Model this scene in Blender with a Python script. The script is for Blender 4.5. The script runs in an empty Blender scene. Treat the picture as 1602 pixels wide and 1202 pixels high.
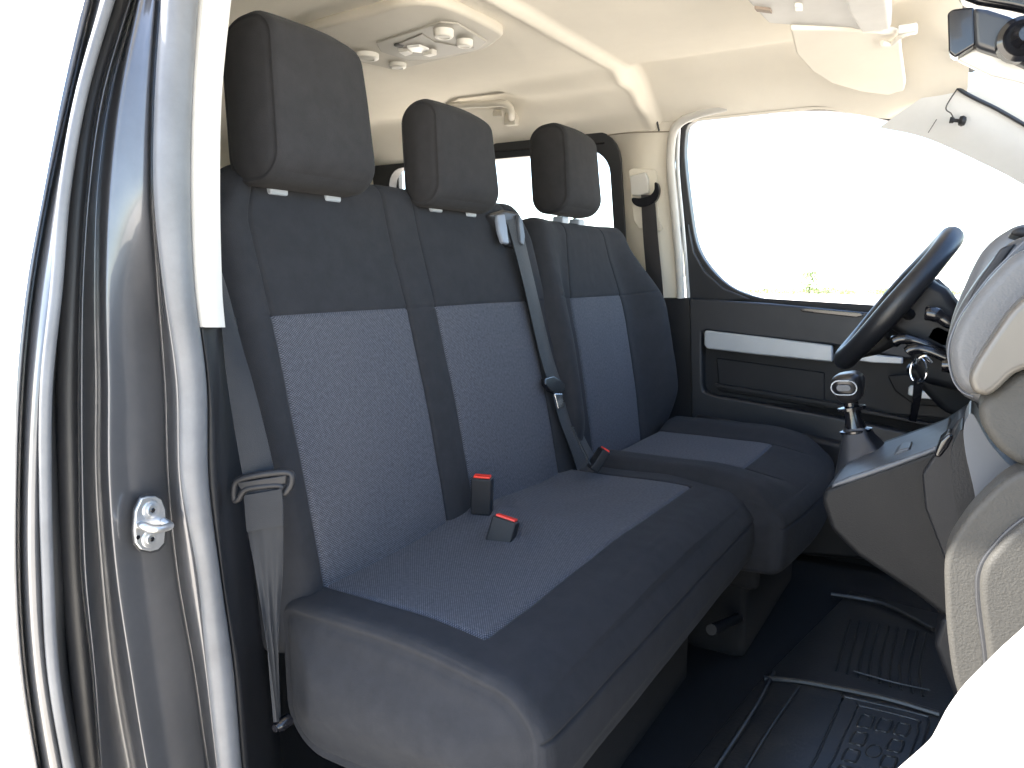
import bpy, bmesh, math, random
import numpy as np
from math import radians, sin, cos, pi
random.seed(5); np.random.seed(5)
scene = bpy.context.scene
col = scene.collection

# ------------------------------------------------------------ camera
FPX = 1200.0; YAW = radians(31.0); PIT = radians(-8.1)
CAM = np.array([0.0, 0.0, 1.42])
FWD = np.array([-cos(YAW)*cos(PIT), -sin(YAW)*cos(PIT), sin(PIT)])
RGT = np.array([-sin(YAW), cos(YAW), 0.0]); UPV = np.cross(RGT, FWD)
cd = bpy.data.cameras.new('camera'); cam = bpy.data.objects.new('camera', cd); col.objects.link(cam)
cd.sensor_width = 36.0; cd.lens = FPX/1602*36.0; cd.clip_start = 0.02; cd.clip_end = 2000
from mathutils import Matrix, Vector
Mx = Matrix(((RGT[0], UPV[0], -FWD[0], CAM[0]), (RGT[1], UPV[1], -FWD[1], CAM[1]), (RGT[2], UPV[2], -FWD[2], CAM[2]), (0, 0, 0, 1)))
cam.matrix_world = Mx
scene.camera = cam

# ------------------------------------------------------------ light
SUN_EL = radians(42); SUN_TH = radians(24)         # azimuth measured from straight behind the van towards its right side
w = bpy.data.worlds.new('World'); scene.world = w; w.use_nodes = True
nt = w.node_tree; bg = nt.nodes['Background']; sky = nt.nodes.new('ShaderNodeTexSky')
sky.sky_type = 'NISHITA'; sky.sun_disc = False; sky.sun_elevation = SUN_EL; sky.sun_rotation = pi - SUN_TH
sky.air_density = 1.0; sky.dust_density = 1.0
nt.links.new(sky.outputs[0], bg.inputs[0]); bg.inputs[1].default_value = 0.15
sl = bpy.data.lights.new('sun', 'SUN'); sl.energy = 5.0; sl.angle = radians(0.5); sl.color = (1.0, .95, .87)
so = bpy.data.objects.new('sun', sl); col.objects.link(so)
sd = Vector((sin(SUN_TH)*cos(SUN_EL), -cos(SUN_TH)*cos(SUN_EL), sin(SUN_EL)))
so.rotation_euler = sd.to_track_quat('Z', 'Y').to_euler(); so.location = (5, -8, 9)
scene.view_settings.view_transform = 'Standard'; scene.view_settings.look = 'None'
scene.view_settings.exposure = 2.65; scene.view_settings.gamma = 1.0
scene.view_settings.use_curve_mapping = False
scene.render.engine = 'CYCLES'
try:
    scene.cycles.max_bounces = 12; scene.cycles.diffuse_bounces = 6; scene.cycles.transparent_max_bounces = 16
    scene.cycles.use_denoising = True; scene.cycles.sample_clamp_indirect = 8
except Exception: pass

# ------------------------------------------------------------ geometry helpers
def ray(u, v): return FWD + (u-801)/FPX*RGT + (601-v)/FPX*UPV
def H(u, v, ax, val):
    """the point of the plane {axis = val} seen at photo position (u, v)"""
    d = ray(u, v); return CAM + (val-CAM[ax])/d[ax]*d
def HP(u, v, p0, n):
    d = ray(u, v); p0 = np.array(p0, float); n = np.array(n, float)
    return CAM + ((p0-CAM) @ n)/(d @ n)*d
def nrm(a): a = np.array(a, float); return a/np.linalg.norm(a)

def thing(name, label, cat, loc=(0, 0, 0), group=None):
    o = bpy.data.objects.new(name, None); col.objects.link(o); o.location = loc
    o.empty_display_size = .05
    o['label'] = label; o['category'] = cat
    if group: o['group'] = group
    return o
def tag(o, label=None, cat=None, group=None, kind=None):
    for k, v in (('label', label), ('category', cat), ('group', group), ('kind', kind)):
        if v: o[k] = v
    return o
def wloc(o):
    l = np.zeros(3)
    while o: l += np.array(o.location); o = o.parent
    return l
def mk(name, V, F, mat, parent=None, smooth=True, ang=40, uv=None, bevel=0, seg=3, subd=0, thick=0):
    V = np.array(V, float)
    if parent is not None: V = V - wloc(parent)
    me = bpy.data.meshes.new(name); me.from_pydata(V.tolist(), [], [list(map(int, f)) for f in F]); me.validate(); me.update()
    if uv is not None:
        ul = me.uv_layers.new(name='UVMap')
        li = 0
        for f in uv:
            for c in f: ul.data[li].uv = c; li += 1
    if smooth:
        me.shade_smooth()
        if ang < 180 and not bevel and not subd: me.set_sharp_from_angle(angle=radians(ang))
    o = bpy.data.objects.new(name, me); col.objects.link(o)
    if mat: me.materials.append(mat)
    if parent is not None: o.parent = parent
    if thick:
        m = o.modifiers.new('s', 'SOLIDIFY'); m.thickness = thick; m.offset = -1
    if bevel:
        m = o.modifiers.new('b', 'BEVEL'); m.width = bevel; m.segments = seg; m.limit_method = 'ANGLE'; m.angle_limit = radians(28); m.harden_normals = False
        m2 = o.modifiers.new('n', 'WEIGHTED_NORMAL'); m2.keep_sharp = True
    if subd:
        m = o.modifiers.new('d', 'SUBSURF'); m.levels = subd; m.render_levels = subd
    return o
def join(parts):
    V = []; F = []
    for v, f in parts:
        n = len(V); V += [list(p) for p in v]; F += [[i+n for i in q] for q in f]
    return V, F
def box(c, s, rot=None):
    c = np.array(c, float); s = np.array(s, float)/2
    V = np.array([[x, y, z] for x in (-1, 1) for y in (-1, 1) for z in (-1, 1)], float)*s
    if rot is not None: V = V @ np.array(rot).T
    return (V+c).tolist(), [[0, 1, 3, 2], [4, 6, 7, 5], [0, 4, 5, 1], [2, 3, 7, 6], [0, 2, 6, 4], [1, 5, 7, 3]]
def prism(pts, dvec):
    """closed outline (3D points) pushed along dvec"""
    P = np.array(pts, float); n = len(P); V = np.vstack([P, P+np.array(dvec, float)])
    F = [list(range(n)), list(range(2*n-1, n-1, -1))] + [[i, i+n, (i+1) % n+n, (i+1) % n] for i in range(n)]
    # consistent outward orientation handled below
    return V.tolist(), F
def fixn(V, F):
    bm = bmesh.new(); vs = [bm.verts.new(v) for v in V]
    for f in F:
        try: bm.faces.new([vs[i] for i in f])
        except Exception: pass
    bmesh.ops.recalc_face_normals(bm, faces=bm.faces)
    V = [list(v.co) for v in bm.verts]; bm.verts.index_update(); F = [[v.index for v in f.verts] for f in bm.faces]; bm.free()
    return V, F
def catmull(P, n, closed=False):
    P = np.array(P, float); m = len(P); out = []
    rng = range(m if closed else m-1)
    for i in rng:
        if closed: p0, p1, p2, p3 = P[(i-1) % m], P[i], P[(i+1) % m], P[(i+2) % m]
        else: p0, p1, p2, p3 = P[max(i-1, 0)], P[i], P[i+1], P[min(i+2, m-1)]
        for k in range(n):
            t = k/n
            out.append(.5*((2*p1)+(-p0+p2)*t+(2*p0-5*p1+4*p2-p3)*t*t+(-p0+3*p1-3*p2+p3)*t**3))
    if not closed: out.append(P[-1])
    return np.array(out)
def chaikin(P, k=.2, it=3):
    P = np.array(P, float)
    for _ in range(it):
        Q = np.roll(P, -1, axis=0); P = np.stack([P*(1-k)+Q*k, P*k+Q*(1-k)], 1).reshape(-1, 2)
    return [tuple(p) for p in P]
def tube(path, r, n=12, closed=False, caps=True):
    P = np.array(path, float); m = len(P); r = np.broadcast_to(np.array(r, float), (m,))
    T = np.zeros_like(P)
    for i in range(m):
        a = P[(i-1) % m] if (closed or i > 0) else P[i]; b = P[(i+1) % m] if (closed or i < m-1) else P[i]
        T[i] = nrm(b-a)
    up = np.array([0, 0, 1.0]) if abs(T[0][2]) < .9 else np.array([1.0, 0, 0])
    N = nrm(np.cross(T[0], up)); V = []; F = []
    for i in range(m):
        N = nrm(N - T[i]*(N @ T[i])); B = np.cross(T[i], N)
        for k in range(n):
            a = 2*pi*k/n; V.append(P[i]+r[i]*(cos(a)*N+sin(a)*B))
    for i in range(m if closed else m-1):
        j = (i+1) % m
        for k in range(n): F.append([i*n+k, i*n+(k+1) % n, j*n+(k+1) % n, j*n+k])
    if caps and not closed: F.append(list(range(n))[::-1]); F.append([(m-1)*n+k for k in range(n)])
    return V, F
def lathe(c, axis, prof, n=28):
    """prof = [(distance along axis, radius)]"""
    c = np.array(c, float); A = nrm(axis); up = np.array([0, 0, 1.0]) if abs(A[2]) < .9 else np.array([1.0, 0, 0])
    N = nrm(np.cross(A, up)); B = np.cross(A, N); V = []; F = []
    for h, r in prof:
        for k in range(n):
            a = 2*pi*k/n; V.append(c+A*h+max(r, 1e-4)*(cos(a)*N+sin(a)*B))
    for i in range(len(prof)-1):
        for k in range(n): F.append([i*n+k, i*n+(k+1) % n, (i+1)*n+(k+1) % n, (i+1)*n+k])
    F.append(list(range(n))[::-1]); F.append([(len(prof)-1)*n+k for k in range(n)])
    return V, F
def grid(P):
    """P[i][j] array of points -> quads"""
    P = np.array(P, float); a, b, _ = P.shape
    V = P.reshape(-1, 3); F = [[i*b+j, i*b+j+1, (i+1)*b+j+1, (i+1)*b+j] for i in range(a-1) for j in range(b-1)]
    return V, F
def ribbon(L, R, thick=.0016, n=6, cross=1, bulge=0.0, fold=0.0):
    """webbing between two edge polylines"""
    L = catmull(L, n); R = catmull(R, n); rows = []
    for i in range(len(L)):
        T = nrm(L[min(i+1, len(L)-1)]-L[max(i-1, 0)]); W = R[i]-L[i]; N = nrm(np.cross(T, W))
        ts = np.linspace(0, 1, 19 if fold else 9); fa = fold*np.clip(i/len(L)*1.6-.15, 0, 1)
        top = [L[i]+W*t+N*(thick/2+bulge*sin(pi*t)*np.linalg.norm(W)+fa*sin(5*pi*t+i*.08)) for t in ts]; bot = [L[i]+W*t-N*(thick/2-bulge*sin(pi*t)*np.linalg.norm(W)-fa*sin(5*pi*t+i*.08)) for t in ts[::-1]]
        rows.append(top+bot+[top[0]])
    V, F = grid(rows); return fixn(V, F)
def rline(lo, hi, r, step, extra=()):
    a = [lo+r*(1-cos(t)) for t in np.linspace(0, pi/2, 6)] ; a = [lo + r*x for x in (0, .12, .3, .5, .72, 1)]
    b = [hi - (x-lo) for x in a][::-1]
    m = np.linspace(lo+r, hi-r, max(2, int((hi-lo-2*r)/step)+1))[1:-1]
    e = []
    for s in extra: e += [s-.008, s-.0045, s-.002, s, s+.002, s+.0045, s+.008]
    e = [x for x in e if lo+r < x < hi-r]
    m = [x for x in m if all(abs(x-q) > .0035 for q in e)]
    return np.array(sorted(list(a)+list(b)+list(m)+e))
def rbox(h, r, step=.014, ex=((), (), ())):
    """rounded box centred on 0; returns P (param on the sharp box), Q (rounded), N, faces, faceaxis"""
    L = [rline(-h[i], h[i], r, step, ex[i]) for i in range(3)]
    idx = {}; P = []; F = []; FA = []
    def vid(p):
        k = tuple(round(float(x), 6) for x in p)
        if k not in idx: idx[k] = len(P); P.append(k)
        return idx[k]
    for ax in range(3):
        a, b = [(1, 2), (2, 0), (0, 1)][ax]
        for s in (-1, 1):
            for i in range(len(L[a])-1):
                for j in range(len(L[b])-1):
                    q = []
                    for ii, jj in ((i, j), (i+1, j), (i+1, j+1), (i, j+1)):
                        p = [0, 0, 0]; p[ax] = s*h[ax]; p[a] = L[a][ii]; p[b] = L[b][jj]; q.append(vid(p))
                    F.append(q if s > 0 else q[::-1]); FA.append((ax, s))
    P = np.array(P); hh = np.array(h)-r; Q = np.clip(P, -hh, hh); D = P-Q; n = np.linalg.norm(D, axis=1, keepdims=True)
    N = D/n; Q = Q + r*N
    return P, Q, N, F, FA
def soft(parent, names, rb, deform, classify):
    """split a rounded box into parts by classify(param centroid, face axis) -> index into names [(name, mat, label)]"""
    P, Q, N, F, FA = rb; W = deform(P, Q, N); outs = []
    cls = [classify(P[f].mean(axis=0), fa) for f, fa in zip(F, FA)]
    for k, (nm, mat, lab) in enumerate(names):
        mp = {}; V = []; FF = []; UV = []
        for f, c, fa in zip(F, cls, FA):
            if c != k: continue
            q = []
            for i in f:
                if i not in mp: mp[i] = len(V); V.append(W[i])
                q.append(mp[i])
            FF.append(q)
            a, b = [(1, 2), (0, 2), (0, 1)][fa[0]]
            UV.append([(P[i][a], P[i][b]) for i in f])
        if FF:
            pa = parent if not outs or parent.type == 'EMPTY' else parent
            o = mk(nm, V, FF, mat, pa, ang=180, uv=UV)
            if lab: o['label'] = lab
            outs.append(o)
    return outs
def groove(x, s, w=.004): return np.exp(-((x-s)/w)**2)
LW = np.random.RandomState(3).uniform(-1, 1, (14, 5))
def lump(p, q, amp, f=14):
    o = np.zeros_like(p)
    for a, b, c, d, e in LW: o += np.sin(p*a*f*2+q*b*f*2+c*9)*(.5+.5*d)
    return amp*o/5
def sm(x, a, b): t = np.clip((x-a)/(b-a), 0, 1); return t*t*(3-2*t)

# ------------------------------------------------------------ materials
def mat(name, colr, rough=.5, metal=0, bump=0, bscale=400, spec=.5, coat=0, sheen=0, var=0, vscale=8, col2=None, alpha=None):
    m = bpy.data.materials.new(name); m.use_nodes = True; t = m.node_tree; b = t.nodes['Principled BSDF']
    b.inputs['Base Color'].default_value = (*colr, 1); b.inputs['Roughness'].default_value = rough; b.inputs['Metallic'].default_value = metal
    b.inputs['Specular IOR Level'].default_value = spec; b.inputs['Coat Weight'].default_value = coat; b.inputs['Coat Roughness'].default_value = .04
    b.inputs['Sheen Weight'].default_value = sheen; b.inputs['Sheen Roughness'].default_value = .4
    tc = t.nodes.new('ShaderNodeTexCoord')
    if var:
        n = t.nodes.new('ShaderNodeTexNoise'); n.inputs['Scale'].default_value = vscale; n.inputs['Detail'].default_value = 6; n.inputs['Roughness'].default_value = .65
        t.links.new(tc.outputs['Object'], n.inputs['Vector'])
        mr = t.nodes.new('ShaderNodeMapRange'); mr.inputs[1].default_value = .3; mr.inputs[2].default_value = .7; mr.inputs[3].default_value = 0; mr.inputs[4].default_value = 1
        mx = t.nodes.new('ShaderNodeMix'); mx.data_type = 'RGBA'
        c2 = col2 or tuple(c*(1-var) for c in colr); c1 = colr if col2 else tuple(min(1, c*(1+var)) for c in colr)
        mx.inputs[6].default_value = (*c1, 1); mx.inputs[7].default_value = (*c2, 1)
        t.links.new(n.outputs[0], mr.inputs[0]); t.links.new(mr.outputs[0], mx.inputs[0]); t.links.new(mx.outputs[2], b.inputs['Base Color'])
        mr2 = t.nodes.new('ShaderNodeMapRange'); mr2.inputs[3].default_value = max(0, rough-.07); mr2.inputs[4].default_value = min(1, rough+.1)
        t.links.new(n.outputs[0], mr2.inputs[0]); t.links.new(mr2.outputs[0], b.inputs['Roughness'])
    if bump:
        n = t.nodes.new('ShaderNodeTexNoise'); n.inputs['Scale'].default_value = bscale; n.inputs['Detail'].default_value = 3
        t.links.new(tc.outputs['Object'], n.inputs['Vector'])
        bp = t.nodes.new('ShaderNodeBump'); bp.inputs['Strength'].default_value = bump; bp.inputs['Distance'].default_value = .002
        t.links.new(n.outputs[0], bp.inputs['Height']); t.links.new(bp.outputs[0], b.inputs['Normal'])
    return m
def grain(name, colr, rough=.5, scale=260, strength=.5, dist=.0015, var=.1, spec=.22):
    """leather-like moulded plastic grain: cell pattern"""
    m = mat(name, colr, rough, var=var, vscale=5, spec=spec); t = m.node_tree; b = t.nodes['Principled BSDF']
    tc = t.nodes.new('ShaderNodeTexCoord'); v = t.nodes.new('ShaderNodeTexVoronoi'); v.inputs['Scale'].default_value = scale
    v.feature = 'SMOOTH_F1'
    n = t.nodes.new('ShaderNodeTexNoise'); n.inputs['Scale'].default_value = scale*.5; n.inputs['Detail'].default_value = 4
    t.links.new(tc.outputs['Object'], v.inputs['Vector']); t.links.new(tc.outputs['Object'], n.inputs['Vector'])
    ad = t.nodes.new('ShaderNodeMath'); ad.operation = 'ADD'; t.links.new(v.outputs['Distance'], ad.inputs[0]); t.links.new(n.outputs[0], ad.inputs[1])
    bp = t.nodes.new('ShaderNodeBump'); bp.inputs['Strength'].default_value = strength; bp.inputs['Distance'].default_value = dist
    t.links.new(ad.outputs[0], bp.inputs['Height']); t.links.new(bp.outputs[0], b.inputs['Normal'])
    return m
def woven(name, base, dot, pitch):
    m = mat(name, base, .9, sheen=.03, spec=.15); t = m.node_tree; b = t.nodes['Principled BSDF']; L = t.links.new
    uvn = t.nodes.new('ShaderNodeUVMap'); uvn.uv_map = 'UVMap'
    sep = t.nodes.new('ShaderNodeSeparateXYZ'); L(uvn.outputs[0], sep.inputs[0])
    def M(op, a, bb=None, c=None):
        n = t.nodes.new('ShaderNodeMath'); n.operation = op
        for i, x in enumerate((a, bb, c)):
            if x is None: continue
            if isinstance(x, (int, float)): n.inputs[i].default_value = x
            else: L(x, n.inputs[i])
        return n.outputs[0]
    k = 2*pi/pitch
    sx = M('SINE', M('MULTIPLY', sep.outputs[0], k)); sy = M('SINE', M('MULTIPLY', sep.outputs[1], k*1.25))
    pr = M('MULTIPLY', sx, sy); pr = M('MULTIPLY_ADD', pr, .5, .5)
    n = t.nodes.new('ShaderNodeTexNoise'); n.inputs['Scale'].default_value = 150; n.inputs['Detail'].default_value = 4; L(uvn.outputs[0], n.inputs['Vector'])
    f = M('MULTIPLY', M('POWER', pr, 1.6), M('MULTIPLY_ADD', n.outputs[0], 1.3, .1))
    mx = t.nodes.new('ShaderNodeMix'); mx.data_type = 'RGBA'; mx.clamp_factor = True
    mx.inputs[6].default_value = (*base, 1); mx.inputs[7].default_value = (*dot, 1); L(f, mx.inputs[0]); L(mx.outputs[2], b.inputs['Base Color'])
    bp = t.nodes.new('ShaderNodeBump'); bp.inputs['Strength'].default_value = .5; bp.inputs['Distance'].default_value = .0012
    L(pr, bp.inputs['Height']); L(bp.outputs[0], b.inputs['Normal'])
    return m
def glassmat(name, tint=(.985, .99, .99), refl=.035):
    m = bpy.data.materials.new(name); m.use_nodes = True; t = m.node_tree; t.nodes.remove(t.nodes['Principled BSDF'])
    tr = t.nodes.new('ShaderNodeBsdfTransparent'); tr.inputs[0].default_value = (*tint, 1); g = t.nodes.new('ShaderNodeBsdfGlossy'); g.inputs['Roughness'].default_value = .02
    mx = t.nodes.new('ShaderNodeMixShader'); mx.inputs[0].default_value = refl
    t.links.new(tr.outputs[0], mx.inputs[1]); t.links.new(g.outputs[0], mx.inputs[2]); t.links.new(mx.outputs[0], t.nodes['Material Output'].inputs[0])
    return m
FAB = mat('dark seat cloth', (.0235, .0245, .028), .95, bump=.35, bscale=900, sheen=.03, spec=.15, var=.10, vscale=30)
FABH = mat('headrest cloth', (.025, .025, .027), .95, bump=.35, bscale=900, sheen=.03, spec=.15, var=.10, vscale=30)
WOV = woven('woven seat cloth', (.028, .030, .037), (.165, .172, .200), .0052)
PL_D = mat('dark interior plastic', (.014, .0145, .017), .5, spec=.3, bump=.15, bscale=500, var=.12, vscale=6)
PL_B = mat('gloss black plastic', (.008, .008, .010), .18, coat=.3)
PL_S = mat('satin blue grey plastic', (.06, .067, .08), .38, var=.08)
GR_D = grain('dark grained plastic', (.010, .0103, .0115), .5, 560, .4, .0006)
GR_M = grain('mid grey grained plastic', (.10, .102, .106), .36, 520, .4, .0007)
GR_L = grain('grained dashboard plastic', (.042, .0405, .037), .55, 520, .5, .0007)
SILV = mat('silver trim', (.42, .44, .46), .38, metal=.3, var=.05)
CHR = mat('chrome', (.75, .76, .78), .12, metal=1)
ZINC = mat('zinc plated steel', (.62, .63, .64), .32, metal=.85, var=.12, vscale=60, bump=.1, bscale=120)
BEIGE = mat('beige trim plastic', (.60, .565, .49), .6, bump=.1, bscale=500, var=.05, vscale=4)
HEAD = mat('headliner cloth', (.80, .755, .665), .95, bump=.3, bscale=700, spec=.1, var=.04, vscale=3)
WHITEP = mat('pale pillar trim', (.50, .49, .465), .55, bump=.1, bscale=500, var=.05)
RUB = mat('black rubber seal', (.022, .023, .026), .42, bump=.1, bscale=200, var=.15)
RUBG = mat('dusty grey rubber seal', (.11, .115, .125), .38, bump=.15, bscale=150, var=.18, vscale=12)
PAINT = mat('dark grey metallic paint', (.100, .103, .113), .34, metal=.6, coat=.9, var=.10, vscale=12)
BELT = mat('belt webbing', (.014, .016, .020), .6, spec=.22, bump=.3, bscale=900, sheen=.15, var=.1)
RED = mat('red plastic', (.75, .03, .012), .35)
MATR = mat('rubber floor mat', (.016, .017, .0195), .34, bump=.25, bscale=120, var=.5, vscale=14, col2=(.034, .032, .029))
CARP = mat('black carpet', (.008, .008, .009), .95, bump=.5, bscale=400)
GLS = glassmat('window glass')
MIRR = mat('mirror glass', (.8, .8, .8), .02, metal=1)
WHITEK = mat('white knob plastic', (.72, .70, .64), .4)

def fabric_wrinkle(m, scale, dist, st):
    t = m.node_tree; b = t.nodes['Principled BSDF']; old = b.inputs['Normal'].links[0].from_node if b.inputs['Normal'].links else None
    tc = t.nodes.new('ShaderNodeTexCoord'); n = t.nodes.new('ShaderNodeTexNoise'); n.inputs['Scale'].default_value = scale; n.inputs['Detail'].default_value = 2
    t.links.new(tc.outputs['Object'], n.inputs['Vector']); bp = t.nodes.new('ShaderNodeBump'); bp.inputs['Strength'].default_value = st; bp.inputs['Distance'].default_value = dist
    t.links.new(n.outputs[0], bp.inputs['Height'])
    if old: t.links.new(old.outputs[0], bp.inputs['Normal'])
    t.links.new(bp.outputs[0], b.inputs['Normal'])
fabric_wrinkle(FAB, 6, .010, .16); fabric_wrinkle(WOV, 6, .01, .15)

# ------------------------------------------------------------ ground and far background
m = mat('pale sandy ground', (.80, .71, .575), .95, bump=.6, bscale=20, var=.15, vscale=.6)
g = mk('ground', [(-600, -600, 0), (600, -600, 0), (600, 600, 0), (-600, 600, 0)], [[0, 1, 2, 3]], m, smooth=False); tag(g, kind='structure')
leaf = mat('pale dry leaves', (.22, .25, .12), .8, var=.3, vscale=3); leaf2 = mat('shrub leaves', (.12, .17, .06), .8, var=.3, vscale=3)
def tuft(c, r, h, n, leafs=.05):
    V = []; F = []
    for i in range(n):
        a = random.random()*2*pi; q = r*math.sqrt(random.random()); z = h*random.random()**.8
        p = np.array([c[0]+q*cos(a)*(1-.4*z/h), c[1]+q*sin(a)*(1-.4*z/h), c[2]+z]); d = nrm(np.random.randn(3))*leafs; e = nrm(np.random.randn(3))*leafs*.5
        k = len(V); V += [p-d, p+e, p+d, p-e]; F.append([k, k+1, k+2, k+3])
    return V, F
gr = []
for i in range(150):
    x = -58-random.random()*6; y = -15+random.random()*30
    gr.append(tuft((x, y, 0), .9, .28+.2*random.random(), 60, .10))
gv, gf = join(gr); o = mk('grass', gv, gf, leaf, smooth=False); tag(o, kind='stuff')
for (u, hh, rr) in ((1267, 1.6, .75),):
    p = H(u, 437, 0, -57.0); v, f = tuft((p[0], p[1], 0), rr, hh, 500, .10); sh = thing('shrub', 'small lone shrub on the bright field beyond the driver window', 'shrub', (p[0], p[1], 0))
    mk('foliage', v, f, leaf2, sh, smooth=False); v, f = tube([(p[0], p[1], 0), (p[0], p[1], .7)], [.05, .02]); mk('stem', v, f, PL_D, sh)

# ------------------------------------------------------------ van shell: floor, ceiling, far wall, rear wall, near wall
FZ = .42
XW = -2.80                                   # driver side wall at belt height
def wallx(z): return XW + max(0, z-1.34)*.21
WN = np.array([1, 0, -.21]); WP = np.array([XW, 0, 1.34])
def W(u, v, off=0): return HP(u, v, WP+np.array([off, 0, 0]), WN)

v, f = prism([(-2.9, .9, FZ-.06), (-.54, .9, FZ-.06), (-.54, -.9, FZ-.06), (-.68, -1.1, FZ-.06), (-1.98, -3.4, FZ-.06), (-2.9, -3.4, FZ-.06)], (0, 0, .06)); o = mk('floor', *fixn(v, f), CARP, smooth=False); tag(o, kind='structure')

# headliner as a shaped sheet
xs = np.concatenate([np.linspace(-2.685, -2.2, 30), np.linspace(-2.17, -.50, 22)]); ys = np.concatenate([np.linspace(-3.4, -1.2, 24), np.linspace(-1.17, -.85, 26), np.linspace(-.82, -.06, 26)])
def ceilz(x, y):
    z = 2.06
    fr = sm(y, -1.03, -.99)
    def soft_(t, k=.015): return k*math.log(1+math.exp(min(t/k, 40)))
    eR = sm(-x, 2.42, 2.80); eF = sm(-x, 2.43, 2.70)
    z -= (1-fr)*.66*soft_(-x-2.48) + fr*.63*soft_(-x-2.50+.25*sm(y, -.5, -.1), .009)*(1-.35*sm(y, -.5, -.1)); z += fr*.020*math.exp(-((x+2.43-.25*sm(y, -.5, -.1))/.05)**2)
    z -= (1-fr)*.030*sm(-x, 2.30, 2.40)*(1-sm(-x, 2.52, 2.64))*sm(y, -1.46, -1.38)
    z -= .012*math.exp(-((y+1.02)/.016)**2)*(1-.5*eR)            # rib across the roof
    z += .012*fr*(1-eF)
    z -= sm(x, -.85, -.50)*.12
    z -= .035*sm(-y, 1.72, 1.80)                                # step in the rear headliner
    return z
def xm(y): return -.50 if y > -1.0 else -.70-(-1.1-y)*.56-.02
rows = [[(min(x, xm(y)), y, ceilz(min(x, xm(y)), y)) for x in xs] for y in ys]
V, F = grid(rows); o = mk('ceiling', V, F, HEAD, ang=180); tag(o, kind='structure')
# outer roof skin
v, f = prism([(-2.85, .0, 2.145), (-.49, .0, 2.145), (-.49, -1.0, 2.145), (-.66, -1.1, 2.145), (-1.96, -3.4, 2.145), (-2.85, -3.4, 2.145)], (0, 0, .03)); o = mk('roof', *fixn(v, f), PAINT, smooth=False); tag(o, kind='structure')

# driver-side wall above the belt with openings (rear window, door window)
def fill(outer, holes):
    bm = bmesh.new(); edges = []
    for loop in [outer]+holes:
        vs = [bm.verts.new(p) for p in loop]
        for i in range(len(vs)): edges.append(bm.edges.new((vs[i], vs[(i+1) % len(vs)])))
    bmesh.ops.triangle_fill(bm, use_beauty=True, use_dissolve=False, edges=edges)
    bm.verts.index_update(); V = [list(v.co) for v in bm.verts]; F = [[v.index for v in f.verts] for f in bm.faces]
    # orient to +X
    F2 = []
    for q in F:
        a, b, c = (np.array(V[i]) for i in q[:3]); F2.append(q if np.cross(b-a, c-a)[0] > 0 else q[::-1])
    bm.free(); return V, F2
def wp(y, z): return (wallx(z), y, z)
rw_out = [H(588, 248, 0, -2.70), ]
def rrect(y0, y1, z0, z1, r, n=6):
    out = []
    for cy, cz, a0 in ((y1-r, z1-r, 0), (y0+r, z1-r, 90), (y0+r, z0+r, 180), (y1-r, z0+r, 270)):
        for k in range(n+1):
            a = radians(a0+90*k/n); out.append((cy+r*cos(a), cz+r*sin(a)))
    return out
# rear side window opening
RWZ = W(700, 236)[2]; 
rw = rrect(W(583, 250)[1], W(971, 300)[1], 1.36, W(900, 214)[2], .10)
win_px = [(1062, 205), (1061, 246), (1069, 320), (1078, 385), (1092, 430), (1120, 462), (1085, 468)]
door_open = [(1054, 214), (1052, 260), (1062, 340), (1068, 468)]
top_open = [(1602, 262), (1547, 236), (1447, 196), (1344, 172), (1293, 168), (1190, 168), (1110, 173), (1082, 181), (1062, 194)]
dd = [W(u, v) for u, v in door_open] + [np.array([XW, -.85, 1.275]), np.array([XW, .75, 1.275]), np.array([wallx(1.45), .72, 1.45])] + [W(u, v) for u, v in top_open]
outer = [wp(-3.4, 1.25), wp(-3.4, 1.95)] + [wp(y, 1.95) for y in (-2.5, -1.5, -1.03)] + [wp(y, 1.95) for y in (-.6, -.1)] + [wp(.18, 1.93)] + [wp(.45, 1.78), wp(.80, 1.52), wp(.86, 1.25)]
V, F = fill(outer, [[wp(*p) for p in rw], [tuple(p) for p in dd]])
o = mk('wall', V, F, BEIGE, ang=180, thick=.03, bevel=0); tag(o, kind='structure')
# lower wall of the driver side
v, f = box((XW-.04, -2.2, .88), (.04, 2.46, .915)); o = mk('wall', v, f, PL_D, smooth=False); tag(o, kind='structure')
v, f = box((XW-.04, 0.0, .68), (.04, 1.9, .56)); o = mk('wall', v, f, CARP, smooth=False); tag(o, kind='structure')
# rear bulkhead wall
v, f = box((-2.41, -3.42, 1.25), (.86, .04, 1.7)); o = mk('wall', v, f, BEIGE, smooth=False); tag(o, kind='structure')

# rear side window
t = thing('side_window', 'rear side window with a black rounded surround behind the headrests', 'window', (XW, -1.8, 1.36))
y0, y1, z0, z1 = min(p[0] for p in rw), max(p[0] for p in rw), 1.36, max(p[1] for p in rw)
ino = rrect(y0+.075, y1-.035, z0+.04, z1-.055, .085)
ou = rrect(y0-.012, y1+.012, z0-.01, z1+.012, .105)
def ring(ou, ino, x1, x2):
    n = len(ou); V = [(wallx(z)+x1, y, z) for y, z in ou]+[(wallx(z)+x1, y, z) for y, z in ino]+[(wallx(z)+x2, y, z) for y, z in ou]+[(wallx(z)+x2, y, z) for y, z in ino]
    F = []
    for i in range(n):
        j = (i+1) % n; F += [[i, j, n+j, n+i], [2*n+i, 3*n+i, 3*n+j, 2*n+j], [i, 2*n+i, 2*n+j, j], [n+i, n+j, 3*n+j, 3*n+i]]
    return fixn(V, F)
V, F = ring(ou, ino, .008, -.045); mk('window_frame', V, F, RUB, t, bevel=.003)
V = [(wallx(z)-.03, y, z) for y, z in ino]; mk('pane', V, [list(range(len(V)))], GLS, t, smooth=False)
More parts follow.
